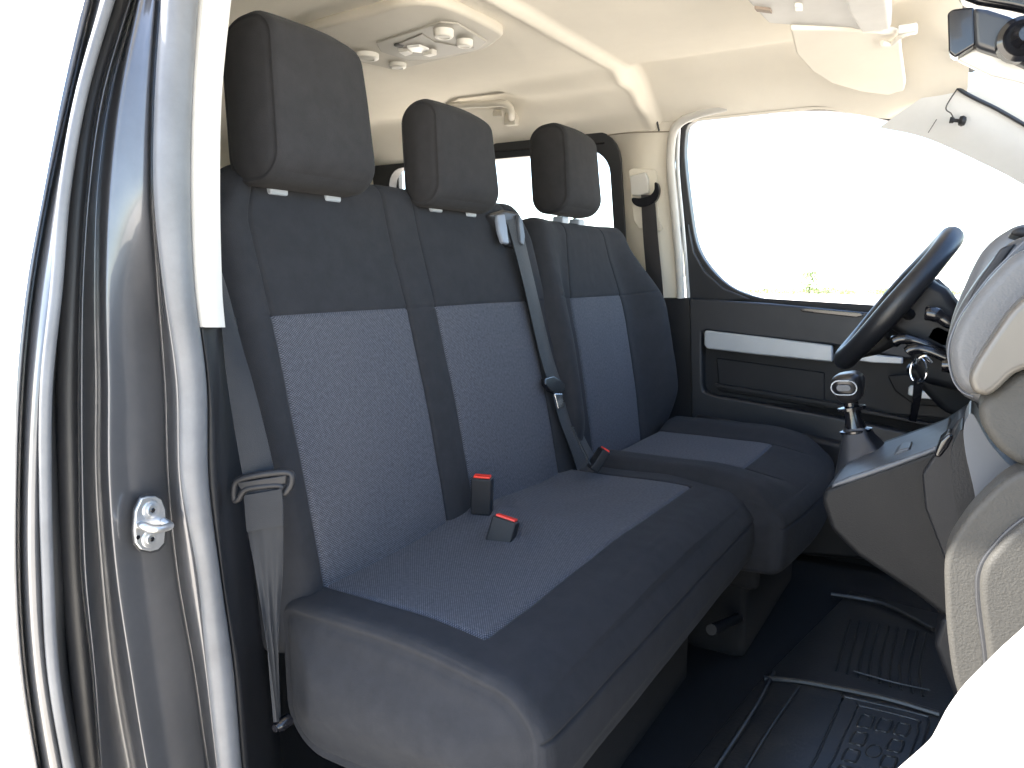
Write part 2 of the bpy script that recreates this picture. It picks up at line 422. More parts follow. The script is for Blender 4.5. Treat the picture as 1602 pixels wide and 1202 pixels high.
# grey divider pillar inside its left end
V, F = prism([W(603, 262, -.05), W(622, 250, -.05), W(626, 330, -.05), W(604, 330, -.05)], (-.03, 0, 0)); mk('window_post', *fixn(V, F), mat('grey post', (.10, .10, .10), .5), t, bevel=.004)
ln = [W(u, v, .012) for u, v in ((592, 255), (640, 250), (760, 238), (860, 231), (945, 224))]
mk('frame_trim', *tube(ln, .0035, 8), PL_B, t)

# seam between beige pillar trim and headliner
t = thing('pillar_trim', 'beige trim of the far door pillar with belt slot plate', 'trim', (XW, -1.05, 1.34))
pl = [W(u, v, .004) for u, v in ((984, 268), (990, 264), (1025, 265), (1029, 270), (1032, 340), (1038, 358), (1034, 362), (1000, 358), (992, 345))]
V, F = prism(pl, (.009, 0, 0)); mk('cover_plate', *fixn(V, F), BEIGE, t, bevel=.004)
pl = [W(u, v, .014) for u, v in ((988, 276), (1012, 270), (1016, 280), (1018, 302), (1004, 308), (990, 306))]
V, F = prism(pl, (.02, 0, 0)); mk('height_adjuster', *fixn(V, F), WHITEP, t, bevel=.006)
path = [H(1016, 112, 1, -1.02)]
cp = catmull([W(1023, 150, .02), W(1026, 180, .012), W(1031, 205, .006)], 6); mk('seam', *tube(cp, .0035, 8), RUB, t)
cp = catmull([W(945, 213, .006), W(985, 208, .006), W(1052, 206, .006)], 6); mk('seam', *tube(cp, .002, 8), mat('seam brown', (.2, .17, .13), .8), t)
# pale edge of the door opening and lower dark cover
ed = catmull([W(1190, 158, -.03)]+[W(u, v, .012) for u, v in ((1125, 170), (1085, 181), (1062, 194), (1052, 214), (1049, 260), (1056, 340), (1062, 405), (1065, 466))], 6)
mk('edge_trim', *tube(ed, .015, 10), WHITEP, t)
V, F = prism([H(1036, 466, 0, XW+.01), H(1079, 466, 0, XW+.01), H(1090, 690, 0, XW+.01), H(1040, 690, 0, XW+.01)], (-.05, 0, 0)); mk('lower_cover', *fixn(V, F), PL_D, t, bevel=.008)
V, F = prism([H(972, 466, 0, XW), H(1040, 466, 0, XW), H(1050, 690, 0, XW), H(972, 690, 0, XW)], (-.05, 0, 0)); mk('lower_cover', *fixn(V, F), PL_D, t, bevel=.008)

# ------------------------------------------------------------ driver door
t = thing('driver_door', 'far front door with dark card, silver strip and wide bright window', 'door', (XW, -.4, .6))
inner_px = [(1073, 205), (1071, 246), (1079, 318), (1089, 378), (1107, 414), (1139, 446), (1180, 464), (1250, 478)]
inn = catmull([W(u, v, -.03) for u, v in inner_px], 4)
top_px = [(1602, 272), (1547, 246), (1447, 204), (1344, 177), (1293, 173), (1190, 173), (1115, 178), (1090, 186), (1076, 196)]
inn = list(inn)+[np.array([XW-.03, .72, 1.30]), np.array([XW-.02, .72, 1.44])]+[W(u, v, -.03) for u, v in top_px]
ctr = np.mean(inn, axis=0); out = []
for p in inn:
    d = p-ctr; L_ = np.linalg.norm(d); out.append(p + d/L_*.045)
n = len(inn); V = list(inn)+list(out)+[p-np.array([.04, 0, 0]) for p in inn]+[p-np.array([.04, 0, 0]) for p in out]
F = []
for i in range(n):
    j = (i+1) % n; F += [[i, j, n+j, n+i], [2*n+i, 3*n+i, 3*n+j, 2*n+j], [i, 2*n+i, 2*n+j, j], [n+i, n+j, 3*n+j, 3*n+i]]
fr = mk('window_frame', *fixn(V, F), RUB, t, bevel=.004)
mk('pane', [p-np.array([.02, 0, 0]) for p in inn], [list(range(n))], GLS, fr, smooth=False)
cn = [W(u, v, -.012) for u, v in ((1076, 350), (1085, 395), (1102, 425), (1132, 452), (1172, 468), (1130, 472), (1080, 470), (1073, 400))]
V, F = prism(cn, (-.03, 0, 0)); mk('corner_filler', *fixn(V, F), RUB, t, bevel=.004)
sp = catmull([W(u, v, -.004) for u, v in ((1062, 200), (1060, 260), (1067, 340), (1073, 410), (1077, 466))], 5); mk('frame_strip', *tube(sp, .007, 8), SILV, t)
def slab(px, x, d, name, m, par, bev=.01, seg=3, ax=0, rnd=0, **k):
    if rnd: px = chaikin(px)
    dv = [0, 0, 0]; dv[ax] = d
    V, F = prism([H(u, v, ax, x) for u, v in px], dv); return mk(name, *fixn(V, F), m, par, bevel=bev, seg=seg, **k)
# card: base, upper roll, recess, lower pocket
slab([(1078, 460), (1700, 498), (1700, 800), (1083, 730)], XW-.03, -.02, 'door_card', PL_D, t, .004)
slab([(1077, 467), (1200, 475), (1350, 489), (1700, 512), (1700, 570), (1415, 562), (1300, 540), (1180, 527), (1105, 517), (1098, 520), (1098, 600), (1101, 612), (1112, 618), (1300, 652), (1480, 690), (1700, 720), (1700, 800), (1083, 740)], XW+.02, -.05, 'armrest_panel', mat('door card plastic', (.018, .019, .023), .45, bump=.15, bscale=400, var=.1), t, .010)
slab([(1103, 517), (1180, 526), (1302, 541), (1302, 567), (1180, 555), (1106, 546), (1101, 540), (1101, 522)], XW+.03, -.03, 'trim_strip', SILV, t, .006)
slab([(1325, 553), (1370, 556), (1412, 560), (1412, 570), (1365, 568), (1330, 563)], XW+.05, -.03, 'trim_strip', SILV, t, .004)
slab([(1120, 560), (1290, 583), (1290, 640), (1125, 612)], XW-.02, -.01, 'recess_panel', PL_D, t, .01)
slab([(1118, 600), (1300, 630), (1480, 668), (1480, 672), (1300, 637), (1118, 606)], XW+.012, -.02, 'pocket_lip', PL_D, t, .002)
slab([(1250, 484), (1262, 482), (1346, 489), (1352, 494), (1340, 497), (1255, 488)], XW+.024, -.02, 'switch_panel', PL_B, t, .003)
slab([(1388, 588), (1415, 586), (1500, 592), (1510, 640), (1430, 634), (1400, 612)], XW+.026, -.01, 'handle_recess', GR_D, t, .006)
slab([(1421, 606), (1426, 603), (1440, 612), (1480, 618), (1482, 628), (1440, 624), (1420, 618)], XW+.05, -.02, 'door_handle', SILV, t, .004)
slab([(1083, 650), (1300, 690), (1480, 735), (1700, 770), (1700, 900), (1083, 860)], XW+.06, -.08, 'door_pocket', PL_D, t, .02)

# A pillar trim and windscreen
t = thing('windscreen_pillar', 'pale grey windscreen pillar trim with black gasket above the driver window', 'pillar', (XW+.1, .2, 1.6))
low = [(1375, 200), (1450, 217), (1550, 262), (1602, 290), (1700, 350)]; up = [(1478, 130), (1500, 138), (1560, 170), (1602, 194), (1700, 250)]
lo3 = catmull([W(u, v, .02) for u, v in low], 6); up3 = catmull([W(u, v, .10) for u, v in up], 6)
rows = [[lo3[i]*(1-s)+up3[i]*s+np.array([.012*sin(pi*s), 0, 0]) for s in np.linspace(0, 1, 8)] for i in range(len(lo3))]
V, F = grid(rows); mk('pillar_cover', V, F, mat('pale windscreen pillar plastic', (.74, .75, .75), .5, bump=.1, bscale=500, var=.04), t, ang=180)
mk('gasket', *tube(catmull([W(u, v, .105) for u, v in ((1497, 108), (1499, 138), (1560, 171), (1602, 195), (1700, 251))], 6), [.003+.0025*(i > 4) for i in range(25)], 8), RUB, t)
mk('wire', *tube(catmull([W(u, v, .12) for u, v in ((1497, 140), (1480, 168), (1488, 178), (1492, 186))], 8), .0018, 8), RUB, t)
mk('trim_gap', *tube(catmull([W(u, v, .06) for u, v in ((1478, 168), (1466, 186), (1452, 208))], 6), .0012, 8), mat('gap grey', (.12, .12, .12), .7), t)
c = W(1498, 189, .115); ax = nrm(W(1512, 190, .115)-W(1488, 188, .115))
mk('fastener', *lathe(c-ax*.020, ax, [(0, .008), (.002, .009), (.01, .008), (.012, .005), (.022, .005), (.024, .012), (.032, .015), (.040, .011), (.042, .004)]), PL_D, t)

# windscreen glass + header + near/far body
t = thing('windscreen', 'sloping front windscreen at the upper right behind the mirror', 'windscreen', (-1.67, .5, 1.5))
ws = [(-2.62, -.05, 1.965), (-.60, -.05, 1.965), (-.55, 1.25, 1.28), (-2.75, 1.25, 1.28)]
mk('pane', ws, [[0, 1, 2, 3]], GLS, t, smooth=False)
mk('gasket', *tube([(-2.55, -.055, 1.985), (-.60, -.055, 1.985)], .014, 8), RUB, t)

# ------------------------------------------------------------ seats
BP = np.array([0, -.882, .885]); BN = nrm([0, 1, .225])                    # the plane of the bench backrest front
RC = math.atan(.225)
def back(parent, cx, hw, hh, thk, names, seams, classify, base_y, base_z, rec, bol=0.0, lumbar=.012, topround=.06, r=.042, bulge=.006, step=.013, exz=()):
    """reclined backrest; base = front plane at its foot; local x across, y thickness (front +), z up"""
    rb = rbox((hw, thk/2, hh), r, step, (seams, (), exz))
    def dfm(P, Q, N):
        x, y, z = Q[:, 0].copy(), Q[:, 1].copy(), Q[:, 2].copy(); front = np.clip(N[:, 1], 0, 1)
        zz = (z+hh)/(2*hh)
        for s in seams: y -= front*.0055*groove(P[:, 0], s, .0035)
        for s in exz: y -= front*.003*groove(P[:, 2], s, .003)*(np.abs(P[:, 0]) < hw-.05)
        y += front*lumbar*np.sin(pi*np.clip(zz*1.15, 0, 1))
        if bol:
            side = sm(np.abs(x), hw*.52, hw*.86)*(1-.55*sm(np.abs(x), hw*.88, hw)); y += (y > -.02)*bol*side*sm(zz, .02, .3)*(1-.85*sm(zz, .62, .97))
            wid = 1-.30*sm(zz, .62, 1.0)-.05*(1-sm(zz, 0, .3)); x *= wid
        else:
            x += np.sign(x)*(-topround)*sm(np.abs(x), hw*.7, hw)*sm(zz, .86, 1.0)
            # pillow each panel
            ss = [-hw]+list(seams)+[hw]
            for a, b in zip(ss[:-1], ss[1:]):
                tt = np.clip((P[:, 0]-a)/(b-a), 0, 1); y += front*bulge*np.sin(pi*tt)*((P[:, 0] >= a) & (P[:, 0] < b))
        y += front*lump(P[:, 0]+cx, P[:, 2], .0022, 16) + front*lump(P[:, 0]*1.3+cx, P[:, 2], .0009, 60)
        # world
        yy = y-thk/2; z0 = z+hh
        Y = base_y + yy*cos(rec) - z0*sin(rec); Z = base_z + yy*sin(rec) + z0*cos(rec)
        return np.stack([cx+x, Y, Z], 1)
    return soft(parent, names, rb, dfm, classify)
PGM = mat('pale guide', (.28, .31, .35), .4)
def headrest(parent, cx, hw, hh, hd, cz, yf, rec=.10, taper=.12, m=None, post=(), gy=-1.03):
    rb = rbox((hw, hd, hh), .014, .009, ((), (), ()))
    def dfm(P, Q, N):
        r_ = .016
        m0 = np.minimum(hd-np.abs(P[:, 1]), hh-np.abs(P[:, 2])); bx = hw-np.abs(P[:, 0])
        d0 = np.clip(r_-bx, 0, None); d1 = np.clip(r_-m0, 0, None); dl = np.sqrt(d0**2+d1**2)+1e-9; both = (d0 > 0) & (d1 > 0)
        x = np.where(both, np.sign(P[:, 0])*(hw-r_+r_*d0/dl), P[:, 0]); m1 = np.where(both, r_-r_*d1/dl, m0)
        sy = (hd-m1)/np.maximum(hd-m0, 1e-6); sz = (hh-m1)/np.maximum(hh-m0, 1e-6); y = P[:, 1]*sy; z = P[:, 2]*sz
        R = np.maximum(min(.052, hd*.95)-m1, .004)
        hy_, hz_ = hd-m1, hh-m1
        qy = np.clip(y, -(hy_-R), hy_-R); qz = np.clip(z, -(hz_-R), hz_-R); dy, dz = y-qy, z-qz
        m_ = np.maximum(np.abs(dy), np.abs(dz)); L_ = np.sqrt(dy**2+dz**2)+1e-9; y = qy+dy*m_/L_; z = qz+dz*m_/L_
        side = (bx < 1e-6).astype(float); zz = z/hh
        x -= np.sign(x)*.0040*np.exp(-((m0-.010)/.0032)**2)*side
        x += np.sign(x)*side*.008*sm(m0, .012, .05)
        x *= 1-taper*(zz+1)*.5 - .03*np.clip(zz, 0, 1)**4
        y += (.010*(1-(x/hw)**2)+lump(x+cx, z, .0012, 30))*sm(P[:, 1], 0, hd)*(1-np.clip(np.abs(P[:, 2])/hh, 0, 1)**5)
        z -= .030*np.clip(-(x/hw), 0, 1)**3*np.clip(zz, 0, 1)**3 + .006*np.clip((x/hw), 0, 1)**4*np.clip(zz, 0, 1)**3
        y2 = y-hd
        return np.stack([cx+x, yf+y2*cos(rec)-z*sin(rec), cz+z*cos(rec)+y2*sin(rec)], 1)
    o = soft(parent, [('headrest', m or FABH, None)], rb, dfm, lambda c, fa: 0)[0]
    for px in post:
        yb = yf-hd+hh*sin(rec)
        c = H(px[0], px[1], 1, gy)
        v, f = tube([c+np.array([0, -.012, 0]), c+np.array([0, -.016, .05])], .006, 10); mk('headrest_post', v, f, CHR, o)
        v, f = box(c+np.array([0, -.006, -.002]), (.040, .036, .022)); mk('post_guide', v, f, PGM, o, bevel=.004)
    return o
bench = thing('bench_seat', 'two place passenger bench in dark cloth with grey woven panels', 'bench seat', (-1.33, -.6, FZ))
CX = -1.315; HW = .515
xl = lambda X: X-CX
sA, sB, sC, sD = xl(-.872), xl(-1.222), xl(-1.318), xl(-1.705)     # panel edges (world X)
seams = [sD, sC, sB, sA]
hb = .408; zb = .815
zsplit = (1.352-zb)/cos(RC)-hb
def cls(c, fa):
    if fa == (1, 1) and c[2] < zsplit:
        if sB < c[0] < sA: return 1
        if sD < c[0] < sC: return 1 if False else 2
    return 0
base_y = -.882+.225*(.885-zb)
# the right-hand woven panel stops at its own edge near the belt
back(bench, CX, HW, hb, .13, [('backrest', FAB, None), ('woven_panel', WOV, None), ('woven_panel', WOV, None)], seams, cls, base_y, zb, RC, exz=[zsplit])
# headrests
headrest(bench, -.986, .120, .137, .062, 1.706, -.955, post=((430, 294), (515, 305)), gy=-1.035)
headrest(bench, -1.436, .122, .113, .050, 1.680, -.972, post=((678, 323), (732, 331)), gy=-1.035)

# bench cushion
ch = np.array([.545, .247, .13]); cc = np.array([-1.345, -.672, .783])
wx0, wx1 = -1.792-cc[0], -.875-cc[0]; wy = -.567-cc[1]
rb = rbox(tuple(ch), .030, .012, ((wx0, wx1), (wy,), (.062,)))
def edge_round(P, h, r_, rad):
    '''solid extruded along x whose (y, z) profile has corner radii rad[(sy, sz)]; r_ = rounding between profile and end faces'''
    hx, hy, hz = h
    m0 = np.minimum(hy-np.abs(P[:, 1]), hz-np.abs(P[:, 2])); bx = hx-np.abs(P[:, 0])
    d0 = np.clip(r_-bx, 0, None); d1 = np.clip(r_-m0, 0, None); dl = np.sqrt(d0**2+d1**2)+1e-9; both = (d0 > 0) & (d1 > 0)
    x = np.where(both, np.sign(P[:, 0])*(hx-r_+r_*d0/dl), P[:, 0]); m1 = np.where(both, r_-r_*d1/dl, m0)
    y = P[:, 1]*(hy-m1)/np.maximum(hy-m0, 1e-6); z = P[:, 2]*(hz-m1)/np.maximum(hz-m0, 1e-6)
    R = np.zeros(len(P))
    for (a, b), v_ in rad.items(): R = np.where((np.sign(P[:, 1]+1e-9) == a) & (np.sign(P[:, 2]+1e-9) == b), v_, R)
    R = np.maximum(R-m1, .004); hy_, hz_ = hy-m1, hz-m1
    qy = np.clip(y, -(hy_-R), hy_-R); qz = np.clip(z, -(hz_-R), hz_-R); dy, dz = y-qy, z-qz
    m_ = np.maximum(np.abs(dy), np.abs(dz)); L_ = np.sqrt(dy**2+dz**2)+1e-9
    return x, qy+dy*m_/L_, qz+dz*m_/L_, m0, bx
def dcush(P, Q, N):
    x, y, z, m0, bx = edge_round(P, ch, .026, {(1, 1): .085, (1, -1): .03, (-1, 1): .03, (-1, -1): .09})
    top = (P[:, 2] > ch[2]-1e-6).astype(float); fr = (P[:, 1] > ch[1]-1e-6).astype(float); side = (bx < 1e-6).astype(float)
    ins = (P[:, 0] > wx0)*(P[:, 0] < wx1)
    z -= top*.0045*groove(P[:, 1], wy, .0035)*ins
    z -= top*.0045*groove(P[:, 0], wx1, .0035)*(P[:, 1] < wy)
    z -= top*.0045*groove(P[:, 0], wx0, .0035)*(P[:, 1] < wy)
    y -= fr*(.0060*groove(P[:, 2], .062, .0028)+.0025*sm(-P[:, 2], -.062, -.055))
    x -= np.sign(x)*side*.0065*groove(m0, .021, .0028)
    x += np.sign(x)*side*.030*sm(m0, .016, .12)
    ty = (P[:, 1]+ch[1])/(2*ch[1]); tz = (P[:, 2]+ch[2])/(2*ch[2])
    z -= .022*sm(ty, .45, 1.0)*np.clip((z+.2)/.33, 0, 1)
    inner = (1-np.clip(np.abs(P[:, 0])/ch[0], 0, 1)**6)
    z += top*.012*np.sin(pi*np.clip((x+ch[0])/(2*ch[0]), 0, 1))*inner
    z -= top*(.012*np.exp(-((x-.27)/.15)**2)*np.exp(-((y+.05)/.14)**2) + .014*np.exp(-((x+.25)/.15)**2)*np.exp(-((y+.05)/.14)**2))
    z += top*(.010*np.exp(-((x-.02)/.05)**2)*sm(-y, -.1, .2) + lump(x, y, .0028, 15)+lump(x, y, .0010, 55))*inner
    x += np.sign(x)*side*lump(y, z, .002, 16); y += fr*lump(x, z, .002, 16)
    y += fr*.010*np.sin(pi*np.clip(tz*1.1, 0, 1))
    y += (P[:, 1] < 0)*0.0
    x -= (x < 0)*(.06*sm(-x, .3, ch[0])*(sm(ty, .25, .95)-.6))
    x += (x > 0)*(.010*sm(x, .3, ch[0])*(sm(ty, .3, 1)))
    z += (1-sm(tz, .1, .6))*sm(ty, .3, 1)*.065
    return np.stack([cc[0]+x, cc[1]+y, cc[2]+z], 1)
def ccl(c, fa): return 1 if (fa == (2, 1) and wx0 < c[0] < wx1 and c[1] < wy) else 0
soft(bench, [('cushion', FAB, None), ('woven_panel', WOV, 'grey woven cushion top')], rb, dcush, ccl)
v, f = box((-1.34, -.72, .54), (.86, .34, .24)); mk('seat_base', v, f, CARP, bench, bevel=.01)
cb = [H(1165, 916, 1, -.47), H(1240, 930, 1, -.47)]
v, f = tube([cb[0]+np.array([.3, 0, 0]), cb[1]], .013, 10); mk('support_bar', v, f, PL_D, bench)
v, f = lathe(H(1243, 931, 1, -.46), (0, 1, 0), [(-.01, .010), (0, .010), (.005, .006)], 8); mk('bolt', v, f, ZINC, bench)
v, f = lathe(H(1145, 985, 1, -.60), (0, 1, 0), [(-.01, .004), (0, .004)], 10); mk('bolt', v, f, ZINC, bench)
bh = [(-1.95, -.62, .46), (-1.95, -.62, .62)]
v, f = box((-1.90, -.63, .55), (.03, .05, .26)); mk('seat_leg', v, f, PL_D, bench, bevel=.004)
v, f = box((-.92, -.63, .54), (.03, .05, .24)); mk('seat_leg', v, f, PL_D, bench, bevel=.004)

# driver seat
ds = thing('driver_seat', 'single driver seat with rounded side bolsters and grey woven centre', 'seat', (-2.25, -.6, FZ))
dw_ = .188; dcx = -2.195
dzs = (1.352-.80)/cos(.18)-.400
def dcls(c, fa): return 1 if (fa == (1, 1) and abs(c[0]) < dw_ and c[2] < dzs) else 0
back(ds, dcx, .440, .400, .14, [('backrest', FAB, None), ('woven_panel', WOV, None)], [-dw_, dw_], dcls, -.915, .80, .18, bol=.075, lumbar=.012, r=.05, exz=[dzs])
headrest(ds, -2.140, .122, .131, .062, 1.735, -1.035, post=((880, 344), (905, 348)), gy=-1.09)
dh = np.array([.40, .265, .105]); dc = np.array([-2.235, -.615, .80])
dyw = -.505-dc[1]
rb = rbox(tuple(dh), .030, .014, ((-.175, .175), (dyw,), (.035,)))
def ddc(P, Q, N):
    x, y, z, m0, bx = edge_round(P, dh, .028, {(1, 1): .075, (1, -1): .03, (-1, 1): .03, (-1, -1): .03})
    top = (P[:, 2] > dh[2]-1e-6).astype(float); fr = (P[:, 1] > dh[1]-1e-6).astype(float); side = (bx < 1e-6).astype(float)
    for s in (-.175, .175): z -= top*.005*groove(P[:, 0], s, .0035)*(P[:, 1] < .2)
    z -= top*.004*groove(P[:, 1], dyw, .003)*(np.abs(P[:, 0]) < .175)
    y -= fr*.0045*groove(P[:, 2], .035, .003); x -= np.sign(x)*side*.0045*groove(m0, .020, .0035)
    x += np.sign(x)*side*.020*sm(m0, .016, .1)
    ax_ = np.abs(P[:, 0]); z += top*.026*sm(ax_, .17, .28)*(1-sm(ax_, .33, .40))*(1-sm(P[:, 1], .16, .26))
    ty = (P[:, 1]+dh[1])/(2*dh[1]); z -= .030*sm(ty, .6, 1)*np.clip((z+.2)/.33, 0, 1)
    y += .03*np.cos(x/.4*pi/2)*sm(P[:, 1], 0, .26)-.01
    z += top*(lump(x+1, y, .0025, 15))*(1-np.clip(ax_/dh[0], 0, 1)**6); y += fr*(lump(x, z+1, .002, 16)+.010*np.sin(pi*np.clip((P[:, 2]+dh[2])/(2*dh[2]), 0, 1)))
    x *= 1-.06*sm(ty, .75, 1)
    return np.stack([dc[0]+x, dc[1]+y, dc[2]+z], 1)
soft(ds, [('cushion', FAB, None), ('woven_panel', WOV, None)], rb, ddc, lambda c, fa: 1 if (fa == (2, 1) and abs(c[0]) < .175 and c[1] < dyw) else 0)
v, f = box((-2.235, -.66, .58), (.62, .42, .32)); mk('seat_base', v, f, CARP, ds, bevel=.02)
v, f = box((-1.93, -.60, .70), (.05, .36, .16)); mk('side_cover', v, f, CARP, ds, bevel=.02)

# ------------------------------------------------------------ belts and buckles
def bp(u, v, off=.02): return HP(u, v, BP+BN*off, BN)
t = thing('seat_belt', 'webbing belt with black tongue hanging beside the near backrest edge', 'seat belt', (-.72, -.9, .6))
XB = -.725
L_ = [(322, 380), (338, 450), (347, 520), (356, 600), (370, 690), (383, 762)]; R_ = [(330, 380), (354, 450), (378, 540), (396, 600), (414, 670), (431, 745)]
up = mk('webbing', *ribbon([H(u, v, 0, XB) for u, v in L_], [H(u, v, 0, XB-.03) for u, v in R_], bulge=.02), BELT, t)
L_ = [(380, 765), (388, 830), (399, 890), (410, 960), (420, 1040), (430, 1130)]; R_ = [(441, 762), (443, 820), (442, 890), (438, 960), (436, 1040), (436, 1130)]
mk('webbing', *ribbon([H(u, v, 0, XB) for u, v in L_], [H(u, v, 0, XB-.02) for u, v in R_], bulge=.05, fold=.0028), BELT, t)
L_ = [(383, 775), (384, 800), (387, 832)]; R_ = [(441, 765), (443, 790), (443, 822)]
mk('webbing_stop', *ribbon([H(u, v, 0, XB+.005) for u, v in L_], [H(u, v, 0, XB-.014) for u, v in R_], thick=.003), BELT, t)
# tongue ring
rp = catmull([H(u, v, 0, XB+.006-(u-370)/85*.03) for u, v in ((372, 752), (400, 744), (440, 739), (456, 742), (456, 758), (446, 772), (438, 770), (440, 760), (410, 761), (384, 766), (374, 780), (367, 782), (366, 766))], 5, True)
mk('tongue', *tube(rp, .0048, 10, closed=True), PL_D, t)
sp_ = [H(u, v, 0, XB+.004-(u-370)/85*.03) for u, v in ((374, 754), (452, 742), (450, 756), (382, 766))]
V, F = prism(sp_, (.006, 0, 0)); mk('tongue_plate', *fixn(V, F), PL_D, t, bevel=.002)
v, f = lathe(H(436, 1136, 0, XB-.01), (1, 0, 0), [(-.02, .010), (0, .010), (.004, .007), (.008, .006)], 12); mk('anchor_bolt', v, f, PL_B, t)

t = thing('seat_belt', 'centre belt running from the guide on top of the bench backrest', 'seat belt', (-1.75, -1.0, .9))
L_ = [(790, 345), (798, 365), (820, 450), (843, 550), (856, 594)]; R_ = [(811, 342), (818, 365), (838, 450), (862, 550), (876, 594)]
mk('webbing', *ribbon([bp(u, v, .028) for u, v in L_], [bp(u, v, .022) for u, v in R_], bulge=.03), BELT, t)
L_ = [(868, 630), (876, 660), (893, 705), (905, 742)]; R_ = [(888, 630), (902, 660), (925, 705), (945, 738)]
mk('webbing', *ribbon([bp(u, v, .028) for u, v in L_], [bp(u, v, .01) for u, v in R_], bulge=.03), BELT, t)
tg = [(853, 592), (866, 588), (880, 596), (886, 602), (884, 612), (874, 617), (862, 612), (854, 602)]
V, F = prism([bp(u, v, .036) for u, v in tg], -BN*.014); mk('tongue', *fixn(V, F), PL_B, t, bevel=.003)
V, F = prism([bp(u, v, .036) for u, v in ((868, 616), (880, 616), (883, 637), (874, 640))], -BN*.008); mk('tongue_plate', *fixn(V, F), CHR, t, bevel=.0015)
g0 = [(768, 334), (790, 327), (810, 331), (818, 345), (823, 372), (817, 386), (798, 384), (786, 360)]
V, F = prism([bp(u, v, .024) for u, v in g0], -BN*.07); mk('belt_guide', *fixn(V, F), mat('guide plastic', (.02, .021, .025), .35), t, bevel=.010)
V, F = prism([bp(u, v, .030) for u, v in ((778, 336), (790, 334), (794, 356), (797, 382), (788, 380), (782, 362))], -BN*.012); mk('guide_lip', *fixn(V, F), mat('guide blue grey', (.16, .18, .22), .35), t, bevel=.004)
V, F = prism([bp(u, v, .034) for u, v in ((812, 334), (818, 344), (822, 370), (820, 384), (815, 380), (812, 352))], -BN*.012); mk('guide_lip', *fixn(V, F), PL_S, t, bevel=.003)

t = thing('seat_belt', 'driver belt hanging from the black loop on the beige pillar', 'seat belt', (XW, -1.05, 1.3))
L_ = [(1003, 305), (1004, 330), (1007, 380), (1012, 440), (1018, 520)]; R_ = [(1024, 305), (1026, 330), (1030, 380), (1036, 440), (1042, 520)]
mk('webbing', *ribbon([W(u, v, .045) for u, v in L_], [W(u, v, .05) for u, v in R_], bulge=.04), mat('far webbing', (.022, .02, .022), .7, bump=.3, bscale=900), t)
lp = catmull([W(u, v, .055) for u, v in ((989, 310), (990, 318), (1000, 324), (1014, 322), (1026, 314), (1031, 300), (1029, 288), (1024, 286), (1023, 298), (1016, 306), (1002, 310))], 5, True)
V, F = prism(lp, (-.018, 0, 0)); mk('belt_loop', *fixn(V, F), PL_B, t, bevel=.003)

def buckle(c, d, wv, L, wd, th, label, strap):
    """d = pointing direction of the top; wv = width direction"""
    d = nrm(d); wv = nrm(np.array(wv)-d*(np.array(wv) @ d)); n = np.cross(d, wv); R = np.stack([wv, n, d], 1)
    t = thing('belt_buckle', label, 'buckle', tuple(c), group='belt buckles between the seats')
    v, f = box(np.array(c)+d*L/2, (wd, th, L), R); mk('housing', v, f, PL_D, t, bevel=.004)
    v, f = box(np.array(c)+d*(L+.001), (wd*.80, th*.62, .006), R); mk('release_button', v, f, RED, t, bevel=.0015)
    s = np.array(strap, float); mk('strap', *ribbon([q+wv*.014 for q in s], [q-wv*.014 for q in s], .003), BELT, t)
    return t
c1 = bp(754, 803, .045)
buckle(c1, (.03, .04, 1), (-.35, 1, 0), .078, .043, .028, 'upright black buckle with red button between the two bench places', [H(690, 856, 2, .895), H(715, 838, 2, .90), c1+np.array([.02, -.01, -.02]), c1+np.array([0, 0, .01])])
c2 = H(781, 852, 2, .906)
buckle(c2, (-.25, .15, .9), (-.25, 1, -.15), .052, .050, .034, 'tilted black buckle with red button lying on the woven cushion', [c2+np.array([.05, -.06, -.01]), c2+np.array([.02, -.03, 0]), c2+np.array([-.01, .0, .003])])
c3 = bp(920, 738, .04)+np.array([-.02, .03, 0])
buckle(H(926, 735, 1, -.80), (-.30, .30, .62), (-.8, -.6, 0), .060, .046, .024, 'black buckle with red button wedged against the driver seat', [H(896, 668, 1, -.86), H(905, 690, 1, -.84), H(916, 712, 1, -.82), H(926, 732, 1, -.80)])

# ------------------------------------------------------------ near body side: sliding door edge, door pillar, seal, trim
RV = np.array([-320, -150, 0, 150, 300, 450, 600, 750, 900, 1050, 1202, 1420.])
def crv(vals, vv):
    vals = np.array(vals, float)
    a = np.concatenate([[vals[0]+(vals[0]-vals[1])*2.6, vals[0]+(vals[0]-vals[1])*1.15], vals, [vals[-1]+(vals[-1]-vals[-2])*1.7]])
    P = catmull(np.stack([RV, a], 1), 8)
    return np.interp(vv, P[:, 0], P[:, 1])
VV = np.linspace(-300, 1400, 86)
def strip(cols, sub=5, smooth_across=True, VV=VV):
    """cols: [(pixel curve, plane axis, value)] -> lofted surface"""
    C = []
    for vals, ax, val in cols:
        us = crv(vals, VV); vl = val(VV) if callable(val) else np.full(len(VV), val); C.append([H(u, v, ax, y_) for u, v, y_ in zip(us, VV, vl)])
    C = np.array(C); rows = []
    for i in range(len(VV)):
        rows.append(catmull(C[:, i], sub) if smooth_across else C[:, i])
    return grid(np.array(rows))
A = [132, 97, 68, 41, 26, 22, 21, 30, 54]; B = [142, 107, 74, 48, 33, 27, 27, 37, 60]; Cc = [162, 122, 95, 80, 60, 52, 52, 62, 87]; D = [178, 132, 107, 97, 86, 90, 98, 105, 130]
E_ = [200, 155, 135, 125, 122, 123, 127, 143, 155]; F_ = [207, 165, 143, 134, 133, 134, 140, 153, 163]; G_ = [212, 172, 152, 148, 150, 150, 160, 175, 200]; H_ = [217, 187, 170, 164, 167, 168, 180, 202, 227]
